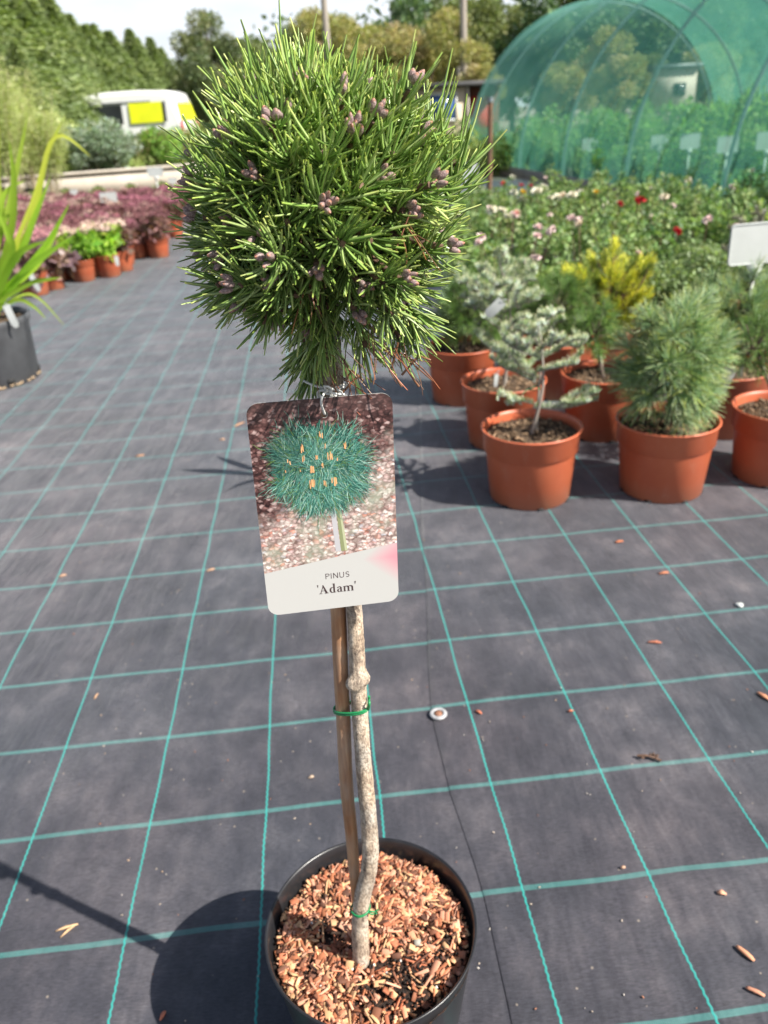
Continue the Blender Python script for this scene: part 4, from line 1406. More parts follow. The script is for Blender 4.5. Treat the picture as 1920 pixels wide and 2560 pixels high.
# labels and stakes among them
def plate_sign(pos, w, h, stake_h, label, group=None, tilt=0, yaw=0, rounded=True, cat='sign'):
    t = empty('blank_sign', label, cat, pos, group, yaw)
    b = Buf()
    o_ = []
    r = min(w, h) * .1
    for cx, cz, a0 in ((w / 2 - r, h - r, 0), (-w / 2 + r, h - r, 90), (-w / 2 + r, r, 180), (w / 2 - r, r, 270)):
        for i in range(5):
            tt = math.radians(a0 + i * 22.5); o_.append((cx + r * math.cos(tt), cz + r * math.sin(tt)))
    n = len(o_)
    V = [(x, -.002, z + stake_h) for x, z in o_] + [(x, .002, z + stake_h) for x, z in o_]
    b.add(V, [tuple(range(n))[::-1]]); b.add(V, [tuple(range(n, 2 * n))]); b.add(V, [(i, (i + 1) % n, (i + 1) % n + n, i + n) for i in range(n)])
    # raised rim
    ring = [(x * .97, -.0028, stake_h + h / 2 + (z - h / 2) * .96) for x, z in o_]
    tube(b, ring, .0018, 5, closed=True)
    obj('plate', b, M['white'], t)
    b = Buf()
    box(b, (0, 0, stake_h / 2), (w * .07, .006, stake_h))
    V = [(-w * .035, -.0035, stake_h - w * .28), (w * .035, -.0035, stake_h - w * .28), (w * .15, -.0035, stake_h - .001), (-w * .15, -.0035, stake_h - .001)]
    V += [(x, .0035, z) for x, y, z in V]
    b.add(V, [(0, 1, 2, 3), (7, 6, 5, 4), (0, 3, 7, 4), (1, 5, 6, 2), (0, 4, 5, 1), (3, 2, 6, 7)])
    obj('stake', b, M['white'], t)
    return t


t = plate_sign((1.150, 2.40, .195), .17, .118, .345, 'large blank white sign on a stake, rising from a terracotta pot at the right edge', yaw=.05)
t.rotation_euler = (0, math.radians(-1.0), .05)


def small_tag(pos, L, w, rot, label, name='plant_label', group=None, mat='white', curl=.2):
    t = empty(name, label, 'label', pos, group)
    b = Buf(); V = []
    n = 6
    for i in range(n + 1):
        u = i / n
        for s_ in (-1, 1):
            V.append((s_ * w / 2 * (.55 if i == n else 1), -curl * L * math.sin(u * 2.2) * .3, -L * u))
    m_ = len(V)
    V += [(x, y + .0008, z) for x, y, z in V]
    Fq = [(2 * i, 2 * i + 1, 2 * i + 3, 2 * i + 2) for i in range(n)]
    Fq += [tuple(q + m_ for q in f[::-1]) for f in Fq]
    b.add(V, Fq)
    o = obj('label_strip', b, M[mat], t)
    b = Buf(); tube(b, loop_around(0, 0, .004, .006, .003, 0, 1.2, 12), .0007, 5, closed=True)
    obj('loop', b, M[mat], t)
    t.rotation_euler = rot
    return t


small_tag(at(1580, 795, 2.22), .085, .032, (0.15, .30, -.25), 'curled white tag hanging from the blue-green pine beside the sign stake', curl=.5)
small_tag(at(1242, 688, 2.60), .095, .034, (.3, -1.25, .3), 'long white tag lying across the rim of the golden pine pot')
small_tag(at(1085, 650, 2.24), .060, .030, (.2, .8, 0), 'white tag tied high in the pale silver fir')
small_tag(at(1073, 808, 2.34), .04, .012, (0, .1, 0), 'narrow white tag hanging over the pot behind the open little fir')

# ---------------------------------------------------------------- roses
ROSE = 'container roses in the bed before the net tunnel'
rvar = []
for k in range(4):
    rs = np.random.default_rng(200 + k)
    b = Buf()
    bl = [(rs.normal(0, .11), rs.normal(0, .11), rs.uniform(.14, .36), rs.uniform(.06, .10), rs.uniform(.06, .10), rs.uniform(.06, .10)) for i in range(9)]
    bl += [(rs.normal(0, .13), rs.normal(0, .13), rs.uniform(.38, .50), .035, .035, .07) for i in range(5)]
    cloud(b, bl, 1500, .030, [(.17, .26, .09), (.22, .31, .12), (.27, .34, .13), (.13, .21, .08)], rs, .3)
    me = b.mesh('foliage'); me.materials.append(M['leaf'])
    sb = Buf()
    tops = []
    for i in range(9):
        q = bl[i] if i < 5 else bl[5 + i]
        tube(sb, [(q[0] * .15, q[1] * .15, .02), (q[0] * .7, q[1] * .7, q[2] * .6), (q[0], q[1], q[2] + .04)], [.004, .003, .002], 5)
        tops.append((q[0], q[1], q[2] + .05))
    me2 = sb.mesh('stems'); me2.materials.append(M['twig'])
    rvar.append((me, me2, bl))


def bloom_mesh(col, r=.03):
    rs = np.random.default_rng(int(col[0] * 1000) + 5); b = Buf()
    n = 26
    ring = np.arange(n) / n
    th = rs.random(n) * 6.28
    el = ring * 1.35
    d = np.stack([np.cos(th) * np.cos(el), np.sin(th) * np.cos(el), np.sin(el) + .15], 1)
    leafquads(b, np.zeros((n, 3)), d, r * (1 - .35 * ring), r * .95 * (1 - .3 * ring), np.clip(np.array(col) * np.exp(rs.normal(0, .1, (n, 1))), 0, .95), rs, fold=.1)
    me = b.mesh('bloom'); me.materials.append(M['matte'])
    return me


BLM = {'white': bloom_mesh((.80, .76, .62)), 'yellow': bloom_mesh((.80, .50, .03)), 'red': bloom_mesh((.50, .03, .04)), 'pink': bloom_mesh((.82, .64, .61)), 'cream': bloom_mesh((.82, .70, .55))}
rows = []
rs = np.random.default_rng(77)
for j, y in enumerate(np.arange(3.75, 7.5, .42)):
    xl = .62 + (y - 3.7) * .17
    if y > 5: xl = .66 + (y - 5) * .10
    xr = min(3.14 + (7.4 - y) * .125 - .35, .62 * y + .2)
    for i, x in enumerate(np.arange(xl, xr, .42)):
        rows.append((x + rs.normal(0, .04), y + rs.normal(0, .04), j, i))
ordn = ['first', 'second', 'third', 'fourth', 'fifth', 'sixth', 'seventh', 'eighth', 'ninth', 'tenth', 'eleventh', 'twelfth', 'thirteenth', 'fourteenth']
rose_protos = []
rose_pot = pot_mesh('pot', .17, .095, .075, M['blackplastic'], 16)
# named blooms seen in the photograph: (x, y, colour)
SEEN = [(1087, 398, 'red'), (1113, 428, 'red'), (1122, 400, 'red'), (1144, 402, 'red'), (1364, 428, 'red'), (1380, 430, 'red'), (1328, 438, 'red'), (1455, 500, 'red'), (1277, 413, 'yellow'), (1130, 417, 'yellow'), (1061, 420, 'white'), (1111, 418, 'white'), (1080, 421, 'white'), (1160, 413, 'white'), (1184, 405, 'white'), (1200, 403, 'white'), (1232, 418, 'white'), (1213, 412, 'cream'), (1437, 424, 'cream'), (1130, 433, 'white'), (1095, 430, 'white'), (1244, 483, 'cream'), (1252, 478, 'pink'), (1110, 467, 'pink'), (1165, 470, 'pink'), (1180, 462, 'pink'), (1228, 470, 'pink'), (1150, 555, 'pink'), (1128, 563, 'pink'), (1150, 505, 'pink'), (1510, 468, 'pink'), (1375, 548, 'pink'), (1585, 490, 'pink'), (1180, 480, 'pink'), (1060, 455, 'pink'), (1040, 515, 'pink'), (1028, 520, 'pink'), (1400, 470, 'pink')]
blooms_for = {}
for (bx, by, cn) in SEEN:
    best = None
    for ri, (x, y, j, i) in enumerate(rows):
        p = at(bx, by, y)
        e = abs(p.x - x) + abs(p.z - .50) * 1.3
        if best is None or e < best[0]: best = (e, ri, p)
    e, ri, p = best
    x, y, j, i = rows[ri]
    blooms_for.setdefault(ri, []).append((cn, min(max(p.x - x, -.2), .2), min(max(p.z, .32), .50)))
for ri, (x, y, j, i) in enumerate(rows):
    me, me2, bl = rvar[ri % 4]
    bls = blooms_for.get(ri, [])
    cols_ = sorted(set(c for c, _, _ in bls))
    look = ('with ' + '-'.join(cols_) + ' blooms') if cols_ else 'without open blooms'
    lab = 'potted rose %s, %s from left, %s row back' % (look, ordn[min(i, 13)], ordn[j])
    t = empty('potted_rose', lab, 'rose', (x, y, 0.0022 if x > np.interp(y, sy, sx) else 0), ROSE, 0)
    k = rs.uniform(.80, .98)
    f_ = obj('foliage', me, M['leaf'], t); f_.rotation_euler = (0, 0, ri * 1.3); f_.scale = (k, k, k)
    s_ = obj('stems', me2, M['twig'], t); s_.rotation_euler = (0, 0, ri * 1.3); s_.scale = (k, k, k)
    obj('pot', rose_pot, M['blackplastic'], t)
    for q_ in range(int(rs.integers(0, 2)) if j > 2 else 0):
        bls = bls + [(('white', 'cream', 'white', 'pink')[int(rs.integers(0, 4))], rs.uniform(-.18, .18), rs.uniform(.38, .48))]
    for cn, dx, z in bls:
        o = obj('bloom', BLM[cn], M['matte'], t)
        o.location = (dx, rs.uniform(-.12, .02), z); o.rotation_euler = (rs.uniform(-.5, .8), rs.uniform(-.5, .5), rs.uniform(0, 6))
        k2 = rs.uniform(.7, 1.15) * (1.35 if cn in ('white', 'cream') else 1); o.scale = (k2, k2, k2)
        sb = Buf(); tube(sb, [(dx * .5, o.location.y * .5, .15), (dx, o.location.y, z)], .002, 5); obj('flower_stalk', sb, M['twig'], t)

# ---------------------------------------------------------------- net tunnel
TA = math.atan(.125)
tun = empty('net_tunnel', 'long arched tunnel of steel hoops covered in green shade netting', 'shade tunnel', (2.0 + 2.5 * math.cos(TA), 16.5 + 2.5 * math.sin(TA), 0), rz=TA)
TL = 14.5     # length; local -Y runs toward the viewer


def archp(t, R=2.5):
    # t 0..1 from left foot over the top to the right foot
    z0 = .12
    if t < .03: return (-R, z0 * t / .03)
    if t > .97: return (R, z0 * (1 - t) / .03)
    a = math.pi * (1 - (t - .03) / .94)
    return (R * math.cos(a), z0 + R * math.sin(a))


b = Buf(); V = []
na_, nl_ = 60, 58
for j in range(nl_ + 1):
    y = -TL * j / nl_
    ph = (j % 8) / 8.0
    sag = .035 * math.sin(math.pi * ph) if False else 0
    for i in range(na_ + 1):
        x, z = archp(i / na_, 2.52 - .03 * math.sin(math.pi * ((y / -1.98) % 1.0)))
        V.append((x, y, z))
b.add(V, [(j * (na_ + 1) + i, j * (na_ + 1) + i + 1, (j + 1) * (na_ + 1) + i + 1, (j + 1) * (na_ + 1) + i) for j in range(nl_) for i in range(na_)])
obj('net', b, M['net'], tun, smooth=True)
for yk in (0, -1.15, -3.15, -5.05, -7.05, -9.1, -11.1, -13.1):
    b = Buf()
    tube(b, [(archp(i / 48, 2.45)[0], yk, archp(i / 48, 2.45)[1]) for i in range(49)], .019, 8)
    obj('hoop', b, M['steel'], tun, smooth=True)
b = Buf(); tube(b, [(0, 0, 2.60), (0, -TL, 2.60)], .02, 8); obj('ridge_pipe', b, M['steel'], tun)
for sx_ in (-1, 1):
    b = Buf(); box(b, (sx_ * 2.535, -TL / 2, .07), (.03, TL, .14)); obj('base_board', b, M['wood'], tun)

# shrubs inside the tunnel
INS = 'leafy shrubs standing inside the net tunnel'
shr = []
for k in range(3):
    rs = np.random.default_rng(300 + k); b = Buf()
    bl = [(rs.normal(0, .16), rs.normal(0, .16), rs.uniform(.2, .62), rs.uniform(.10, .18), rs.uniform(.10, .18), rs.uniform(.1, .17)) for i in range(10)]
    cloud(b, bl, 1500, .055, [(.24, .36, .12), (.33, .42, .15), (.17, .28, .09)], rs, .3)
    me = b.mesh('foliage'); me.materials.append(M['leaf_soft'])
    sb = Buf()
    for q in bl: tube(sb, [(q[0] * .1, q[1] * .1, 0.02), (q[0] * .6, q[1] * .6, q[2] * .6), q[:3]], [.007, .005, .003], 5)
    m2 = sb.mesh('stems'); m2.materials.append(M['twig']); shr.append((me, m2))
rs = np.random.default_rng(301)
nsh = 0
rown = ['nearest', 'second', 'third', 'fourth']
ca, sa = math.cos(TA), math.sin(TA)
big_pot = pot_mesh('pot', .2, .15, .12, M['blackplastic'], 16)
for j in range(12):
    for i, lx in enumerate((-2.05, -1.3, -.3, .5, 1.3, 2.05)):
        if i >= 3 and j % 2: continue
        ly = -1.0 - j * .95 + rs.normal(0, .08)
        x = tun.location.x + lx * ca - ly * sa; y = tun.location.y + lx * sa + ly * ca
        if y < 6.2: continue
        if at(1659, 350, y).x + .5 < x: continue
        t = empty('potted_shrub', 'green shrub under the netting, %s row from the mouth, %s from the net wall' % (ordn[11 - j], ordn[i]), 'potted shrub', (x, y, .004 if y < 13 else -.012), INS, 0)
        k = rs.uniform(.75, 1.15)
        f_ = obj('foliage', shr[nsh % 3][0], M['leaf_soft'], t); f_.scale = (k, k, k * rs.uniform(.8, 1.25)); f_.rotation_euler = (0, 0, nsh)
        s_ = obj('stems', shr[nsh % 3][1], M['twig'], t); s_.scale = f_.scale; s_.rotation_euler = (0, 0, nsh)
        obj('pot', big_pot, M['blackplastic'], t)
        nsh += 1
wh = ['leftmost', 'second from the left', 'third from the left', 'fourth from the left', 'cut by the picture edge']
for i, (x, y, Y) in enumerate(((1274, 312, 9.6), (1426, 308, 9.2), (1491, 306, 9.0), (1572, 313, 8.6), (1659, 305, 8.4))):
    kx_ = at(x, y, 10.0).x / 10.0
    Y = 4.30 / (kx_ + .125)
    p = at(x, y, Y)
    plate_sign((p.x, p.y, .004), .20, .14, p.z - .07, 'small blank white plate on a stake inside the net tunnel, %s' % wh[i], 'white plates inside the net tunnel')
p = at(1008, 372, 9.0)
plate_sign((p.x, p.y, .004), .24, .17, p.z - .09, 'blank white plate on a stake left of the net tunnel, behind the roses')

# rusty post left of the tunnel
p = gnd(1057, 400); Y = 9.6; p = at(1057, 400, Y); top = at(1057, 222, Y)
t = empty('wooden_post', 'thin rusty brown post standing at the left of the net tunnel', 'post', (p.x, Y, .004))
b = Buf(); tube(b, [(0, 0, 0), (.01, 0, top.z)], [.03, .026], 8); obj('shaft', b, M['rust'], t)
b = Buf(); tube(b, [(.01, 0, top.z), (.01, 0, top.z + .05)], [.034, .03], 8); obj('cap', b, M['steel'], t)

# ---------------------------------------------------------------- left: big black pot with strap-leaved plant
IP = Vector((-1.775, 3.60, 0))
t = empty('potted_iris', 'tall yellow-green strap-leaved plant in the large scuffed black pot at the left edge', 'potted plant', IP)
b = Buf()
lathe(b, [(0, .004), (.195, .004), (.205, 0), (.212, .006), (.222, .24), (.232, .262), (.236, .285), (.232, .29), (.222, .288), (.216, .27), (.212, .22)], 56)
obj('pot', b, M['greyplastic'], t, smooth=True)
for k in range(6):
    b = Buf(); box(b, (.2135, 0, .03), (.008, .03, .022))
    ho = obj('drain_hole', b, M['rubber'], t); ho.rotation_euler = (0, 0, -.75 + k * 1.047)
b = Buf()
for k in range(90):
    th = rng.uniform(0, 6.28); R = Matrix.Rotation(th, 3, 'Z')
    box(b, tuple(R @ Vector((.214, 0, .008 + abs(rng.normal(0, .006))))), (.006, rng.uniform(.01, .03), .008), R, (.34, .25, .16))
obj('dried_mud', b, M['matte'], t)
obj('soil', soil_mesh('soil', .217, .262, M['soil'], 9, 120), M['soil'], t)


def strap(b, P, w, col, n=5):
    """arching leaf blade with a shallow keel through points P (world minus base)"""
    S = smoothpath(P, n); m = len(S); V = []; w = w * .64
    for i, q in enumerate(S):
        tdir = (S[min(i + 1, m - 1)] - S[max(i - 1, 0)]).normalized()
        sd_ = tdir.cross(Vector((0.25, -.9, .2))).normalized()
        nn_ = sd_.cross(tdir)
        u = i / (m - 1)
        ww = w * (min(1, .55 + u * 2.0)) * (1 if u < .55 else max(.02, 1 - ((u - .55) / .45) ** 1.4))
        V += [tuple(q - sd_ * ww / 2 + nn_ * ww * .18), tuple(q), tuple(q + sd_ * ww / 2 + nn_ * ww * .18)]
    F = []
    for i in range(m - 1):
        F += [(3 * i, 3 * i + 1, 3 * i + 4, 3 * i + 3), (3 * i + 1, 3 * i + 2, 3 * i + 5, 3 * i + 4)]
    b.add(V, F, col)


YG = (.30, .42, .03)
leaves = [((10, 655), (60, 500), (100, 340), (135, 262), .035, (.42, .50, .05)), ((15, 650), (70, 440), (120, 295), (198, 340), .030, (.46, .50, .06)),
          ((5, 655), (40, 600), (100, 530), (150, 440), .050, (.22, .40, .02)), ((5, 655), (50, 590), (100, 550), (160, 508), .045, (.24, .42, .03)),
          ((0, 655), (40, 610), (90, 560), (125, 500), .04, (.30, .45, .04)), ((0, 650), (-10, 520), (10, 420), (55, 390), .04, (.30, .44, .04)),
          ((5, 655), (20, 520), (30, 400), (20, 300), .045, (.26, .40, .03)), ((-5, 655), (0, 500), (-5, 380), (0, 265), .04, (.34, .42, .05)),
          ((0, 660), (50, 620), (95, 605), (135, 600), .03, (.28, .42, .04)), ((0, 660), (40, 640), (85, 645), (140, 705), .018, (.35, .46, .06)),
          ((-5, 655), (10, 600), (45, 545), (100, 520), .05, (.26, .43, .03)), ((-10, 650), (10, 480), (40, 350), (62, 240), .035, (.33, .45, .05)),
          ((-10, 655), (-20, 560), (0, 480), (40, 460), .04, (.3, .44, .04)), ((5, 658), (35, 560), (75, 470), (110, 380), .04, (.25, .42, .03)),
          ((-15, 655), (-60, 540), (-120, 480), (-180, 500), .04, YG), ((-15, 655), (-40, 480), (-80, 380), (-150, 360), .04, YG), ((-10, 655), (-30, 440), (-50, 300), (-60, 200), .04, YG),
          ((0, 660), (30, 650), (70, 660), (100, 690), .025, (.25, .36, .04)), ((-5, 660), (20, 560), (15, 500), (-20, 430), .045, (.28, .43, .04))]
for i, (a1, a2, a3, a4, w, c) in enumerate(leaves):
    b = Buf()
    dy = rng.uniform(-.12, .12)
    root = Vector((rng.uniform(-.06, .05), rng.uniform(-.06, .04), .262))
    P = [root] + [at(*q, 3.60 + dy * f) - IP for q, f in ((a2, .4), (a3, .8), (a4, 1.0))]
    strap(b, P, w, np.array(c) * rng.uniform(.85, 1.1))
    obj('leaf', b, M['leaf_soft'], t, smooth=True)
b = Buf()
for i in range(120):
    th = rng.uniform(0, 6.28); q = rng.uniform(0, .1)
    p = np.array([[q * math.cos(th), q * math.sin(th), .265]])
    leafquads(b, p, np.array([[math.cos(th) * .6, math.sin(th) * .6, 1]]), .16 * rng.uniform(.5, 1.2), .018, vary(rng, 1, (.25, .38, .05)), rng)
obj('basal_leaves', b, M['leaf_soft'], t)
small_tag(Vector((-1.56, 3.47, .36)), .10, .032, (0, -.25, 0), 'white tag standing in the large black pot at the left edge')

# ---------------------------------------------------------------- left: sedums and heucheras in terracotta pots
SP = 0.8
pot_s = pot_mesh('pot', .155, .100, .078, M['terra'], 32)


def herb(seed, kind):
    rs = np.random.default_rng(seed); b = Buf(); top = Buf()
    if kind == 'sedum_green':
        bl = [(rs.normal(0, .06), rs.normal(0, .06), rs.uniform(.17, .30), .05, .05, .05) for i in range(12)]
        cloud(b, bl, 900, .045, [(.30, .46, .06), (.38, .54, .09), (.18, .34, .05)], rs, .3, asp=.6)
        for i in range(9):
            c = (rs.normal(0, .06), rs.normal(0, .06), .35 + rs.normal(0, .015), .05, .05, .015)
            cloud(top, [c], 150, .010, [(.66, .47, .40), (.60, .50, .38)], rs, .2, asp=.9)
    elif kind == 'heuchera':
        bl = [(rs.normal(0, .05), rs.normal(0, .05), rs.uniform(.15, .24), .06, .06, .05) for i in range(8)]
        cloud(b, bl, 260, .075, [(.22, .14, .15), (.34, .23, .22), (.12, .07, .08), (.40, .30, .28)], rs, .4, asp=.95)
        cloud(top, [(rs.normal(0, .05), rs.normal(0, .05), .36, .07, .07, .04) for i in range(5)], 600, .012, [(.45, .22, .23), (.36, .16, .18)], rs, .1)
    else:   # dark red sedum with pink heads
        bl = [(rs.normal(0, .06), rs.normal(0, .06), rs.uniform(.14, .28), .06, .06, .05) for i in range(12)]
        cloud(b, bl, 650, .034, [(.17, .08, .075), (.24, .12, .11), (.15, .10, .075)], rs, .3, asp=.7)
        pk = {'pink': (.31, .115, .15), 'beige': (.42, .29, .24)}.get(kind, (.20, .085, .09))
        for i in range(10):
            c = (rs.normal(0, .07), rs.normal(0, .07), .33 + rs.normal(0, .02), .045, .045, .014)
            cloud(top, [c], 90, .012, [pk, tuple(v * .8 for v in pk)], rs, .2, asp=.9)
    m1 = b.mesh('foliage'); m1.materials.append(M['leaf_soft'])
    m2 = top.mesh('flower_heads'); m2.materials.append(M['matte'])
    sb = Buf()
    for i in range(7):
        x, y = rs.normal(0, .05, 2); tube(sb, [(x * .3, y * .3, .13), (x, y, .33)], [.004, .003], 5, col=None)
    m3 = sb.mesh('stems'); m3.materials.append(M['twig'])
    return m1, m2, m3


HV = {k: [herb(s * 10 + i, k) for i in range(2)] for s, k in ((40, 'sedum_green'), (41, 'heuchera'), (42, 'red'), (43, 'pink'), (45, 'beige'))}
soil_s = soil_mesh('soil', .092, .135, M['soil'], 4)
BED = 'flowering perennials in terracotta pots on the left'


def herb_pot(x, y, kind, label, s=1.0, idx=0):
    t = empty({'sedum_green': 'potted_sedum', 'heuchera': 'potted_heuchera'}.get(kind, 'potted_sedum'), label, 'potted plant', (x, y, 0), BED, idx * 1.7)
    t.scale = (s, s, s)
    obj('pot', pot_s, M['terra'], t)
    obj('soil', soil_s, M['soil'], t)
    m = HV[kind][idx % 2]
    for o_, nm in zip(m, ('foliage', 'flower_heads', 'stems')):
        obj(nm, o_, M['leaf'], t)
    return t


front = [((80, 640), 'heuchera', 'purple-grey heuchera in the nearest and largest terracotta pot of the left bed', 1.12),
         ((117, 628), 'heuchera', 'purple-grey heuchera in the pot just behind the nearest one', 1.0),
         ((137, 608), 'heuchera', 'purple-leaved plant third from the front along the left bed edge', 1.0),
         ((184, 610), 'sedum_green', 'light green sedum with cream heads, the nearer of the green ones', 1.0),
         ((211, 600), 'sedum_green', 'light green sedum squeezed between two others', .95),
         ((239, 600), 'sedum_green', 'bright lime sedum with cream heads and a white price tag', 1.05),
         ((267, 588), 'red', 'dark sedum in a tilted pot beside the lime sedum', 1.0),
         ((300, 560), 'red', 'wine-red sedum in the left of two pots past the gap', 1.0),
         ((318, 556), 'red', 'wine-red sedum tucked between the two pots past the gap', .9),
         ((345, 558), 'red', 'wine-red sedum at the outer corner of the bed, pot fully visible', 1.05),
         ((379, 514), 'pink', 'small reddish plant in the farthest pot beside the topiary head', 1.0)]
fpos = []
for i, (p, k, lab, s) in enumerate(front):
    g_ = gnd(p[0], p[1])
    v = Vector((g_.x, g_.y, 0)); v += Vector((g_.x, g_.y, 0)).normalized() * .08
    fpos.append((v.x, v.y)); herb_pot(v.x, v.y, k, lab, s, i)
rs = np.random.default_rng(88)
cnt = 0
for j in range(22):
    y = 5.95 + j * .235
    for i in range(13):
        edge = -2.05 - (y - 6) * (-.20)
        edge = np.interp(y, [5.6, 6.1, 7.0, 8.4, 11.5], [-2.35, -2.05, -1.85, -1.97, -2.2])
        x = edge - .17 - i * .235 + (.1 if j % 2 else 0)
        if min(math.hypot(x - a_, y - c_) for a_, c_ in fpos) < .18: continue
        if x < -.43 * y - .25 or y > 10.6: continue
        # clear ground between photo positions 380 and 1000 is the walkway
        kind = rs.choice(['pink', 'red', 'beige'], p=[.36, .46, .18])
        if y < 6.6 and x < -2.6: kind = 'heuchera' if rs.random() < .35 else 'pink'
        herb_pot(x + rs.normal(0, .02), y + rs.normal(0, .02), kind, 'potted sedum with %s in the left bed, %s row back, %s from walkway' % ({'pink': 'pink heads', 'heuchera': 'purple leaves', 'beige': 'faded beige heads'}.get(kind, 'dark red heads'), (ordn + ['fifteenth', 'sixteenth', 'seventeenth', 'eighteenth', 'nineteenth', 'twentieth', 'twenty-first', 'twenty-second'])[j], ordn[i]), rs.uniform(.9, 1.08), cnt)
        cnt += 1
for (x, y, Y, lab, w) in ((234, 425, 8.6, 'blank white plate standing over the pink sedums', .17), (372, 385, 10.4, 'narrow white plate beside the topiary head, past the sedums', .10), (335, 372, 11.2, 'wide white plate before the pale kerb', .2), (158, 408, 9.6, 'small white plate on the far side of the sedum bed', .08)):
    p = at(x, y, Y)
    plate_sign((p.x, p.y, 0), w, w * .55, max(p.z - .05, .2), lab, 'white plates in the left bed')
p = gnd(291, 645); p = at(228, 640, 5.9)
small_tag(at(290, 640, 6.0), .1, .03, (0, 0, 0), 'white price tag on the lime sedum pot') if False else small_tag(at(290 / 1.157, 640 / 1.157, 6.0), .07, .028, (0, 0, 0), 'white price tag at the rim of the lime sedum pot')
small_tag(at(62, 585, 5.45), .14, .035, (0, -.3, 0), 'grey-white label stuck in the nearest heuchera pot')

# ---------------------------------------------------------------- beds, kerb and tall plants at the back left
def wall_seg(x0, y0, x1, y1, h, th, name, label, mat='concrete', cat='low wall'):
    c = Vector(((x0 + x1) / 2, (y0 + y1) / 2, -.012)); L = math.hypot(x1 - x0, y1 - y0)
    t = empty(name, label, cat, c, rz=math.atan2(y1 - y0, x1 - x0))
    b = Buf(); box(b, (0, 0, h / 2), (L, th, h)); obj('wall', b, M[mat], t)
    b = Buf(); box(b, (0, -.01, h + .021), (L + .02, th + .06, .04)); obj('coping', b, M[mat], t)


wall_seg(-9.5, 14.6, -1.7, 16.6, .34, .18, 'kerb_wall', 'long pale concrete bed wall behind the sedums')
wall_seg(-6.6, 12.4, -2.6, 13.6, .12, .14, 'kerb_wall', 'low pale kerb in front of the long bed wall')

# bamboo-like pale clumps with thin canes
BAM = 'pale feathery bamboos at the left edge'
bam = []
for k in range(2):
    rs = np.random.default_rng(400 + k); b, sb = Buf(), Buf()
    for i in range(34):
        th = rs.random() * 6.28; q = rs.uniform(0, .12); H = rs.uniform(1.3, 2.25)
        lean = np.array([math.cos(th), math.sin(th)]) * rs.uniform(.08, .42)
        P = smoothpath([(q * math.cos(th), q * math.sin(th), .1), (q * math.cos(th) + lean[0] * .3, q * math.sin(th) + lean[1] * .3, H * .55), (q * math.cos(th) + lean[0], q * math.sin(th) + lean[1], H)], 4)
        tube(sb, P, list(np.linspace(.006, .003, len(P))), 5)
        n = 230
        u = rs.uniform(.42, 1.02, n); Q = np.array([tuple(v) for v in P])
        ii = np.clip(u * (len(P) - 1), 0, len(P) - 1.001); i0 = ii.astype(int); fr_ = (ii - i0)[:, None]
        pos = Q[i0] * (1 - fr_) + Q[i0 + 1] * fr_
        d = np.stack([rs.normal(0, 1, n), rs.normal(0, 1, n), rs.normal(-.2, .5, n)], 1)
        pos = pos + unit(d) * rs.uniform(0, .13, (n, 1))
        cc = np.array([(.40, .44, .18), (.50, .52, .28), (.30, .37, .12)])[rs.integers(0, 3, n)]
        leafquads(b, pos, d, rs.uniform(.06, .12, n), .013, cc, rs)
    m1 = b.mesh('foliage'); m1.materials.append(M['leaf_soft']); m2 = sb.mesh('canes'); m2.materials.append(plain('dry_cane', (.5, .42, .28), (.36, .28, .17), 8, .6))
    bam.append((m1, m2))
tub = pot_mesh('pot', .32, .21, .17, M['greyplastic'], 24)
for i, (x, y, s) in enumerate(((-5.9, 12.3, 1.0), (-5.35, 12.6, .93), (-4.9, 12.2, .85), (-6.5, 12.8, 1.05), (-5.7, 13.2, 1.0), (-5.1, 13.3, .86), (-6.3, 13.6, 1.1), (-4.55, 12.7, .72))):
    t = empty('potted_bamboo', 'pale yellow-green feathery bamboo on thin canes in a dark tub, %s of eight' % ordn[i], 'potted plant', (x, y, -.0), BAM, i * 1.1)
    t.scale = (s, s, s)
    obj('foliage', bam[i % 2][0], M['leaf'], t); obj('canes', bam[i % 2][1], M['wood'], t); obj('pot', tub, M['greyplastic'], t)
# row of dark tubs in front
TUBS = 'empty-looking dark tubs before the bamboo'
for i in range(8):
    x = -5.35 + i * .42; y = 11.55 + i * .09
    t = empty('plant_tub', 'dark grey tub with low growth before the bamboo, %s from the left' % ordn[i], 'plant pot', (x, y, 0), TUBS)
    t.scale = (.8, .8, .7)
    obj('pot', tub, M['greyplastic'], t)
    obj('soil', soil_mesh('soil', .195, .29, M['soil'], 3), M['soil'], t) if i == 0 else obj('soil', bpy.data.objects['soil'].data if False else soil_tub, M['soil'], t)
    if i == 0: soil_tub = t.children[1].data
    if i == 0:
        b = Buf(); cloud(b, [(0, 0, .36, .12, .12, .07)], 240, .06, [(.2, .26, .09), (.26, .22, .12)], rng, .1); tubg = b.mesh('foliage'); tubg.materials.append(M['leaf'])
    obj('foliage', tubg, M['leaf'], t)


def bush(name, x, y, z, bl, n, size, cols, label, cat='shrub', group=None, mat='leaf', seed=0, gate=.25, stems=True):
    rs = np.random.default_rng(seed)
    t = empty(name, label, cat, (x, y, z), group)
    b = Buf(); cloud(b, bl, n, size, cols, rs, .35, gate)
    obj('foliage', b, M[mat], t)
    if stems:
        sb = Buf()
        for q in bl: tube(sb, [(q[0] * .15, q[1] * .15, 0), (q[0] * .7, q[1] * .7, q[2] * .6), q[:3]], [.018, .012, .006], 5)
        obj('stems', sb, M['bark_tree'], t)
    return t


def blobs(rs, n, cx, cz, rx, ry, rz, r0, r1):
    out = []
    for i in range(n):
        d = unit(rs.normal(size=3)) * rs.random() ** .4
        r = rs.uniform(r0, r1)
        out.append((cx + d[0] * rx, d[1] * ry, cz + d[2] * rz, r, r, r * .85))
    return out


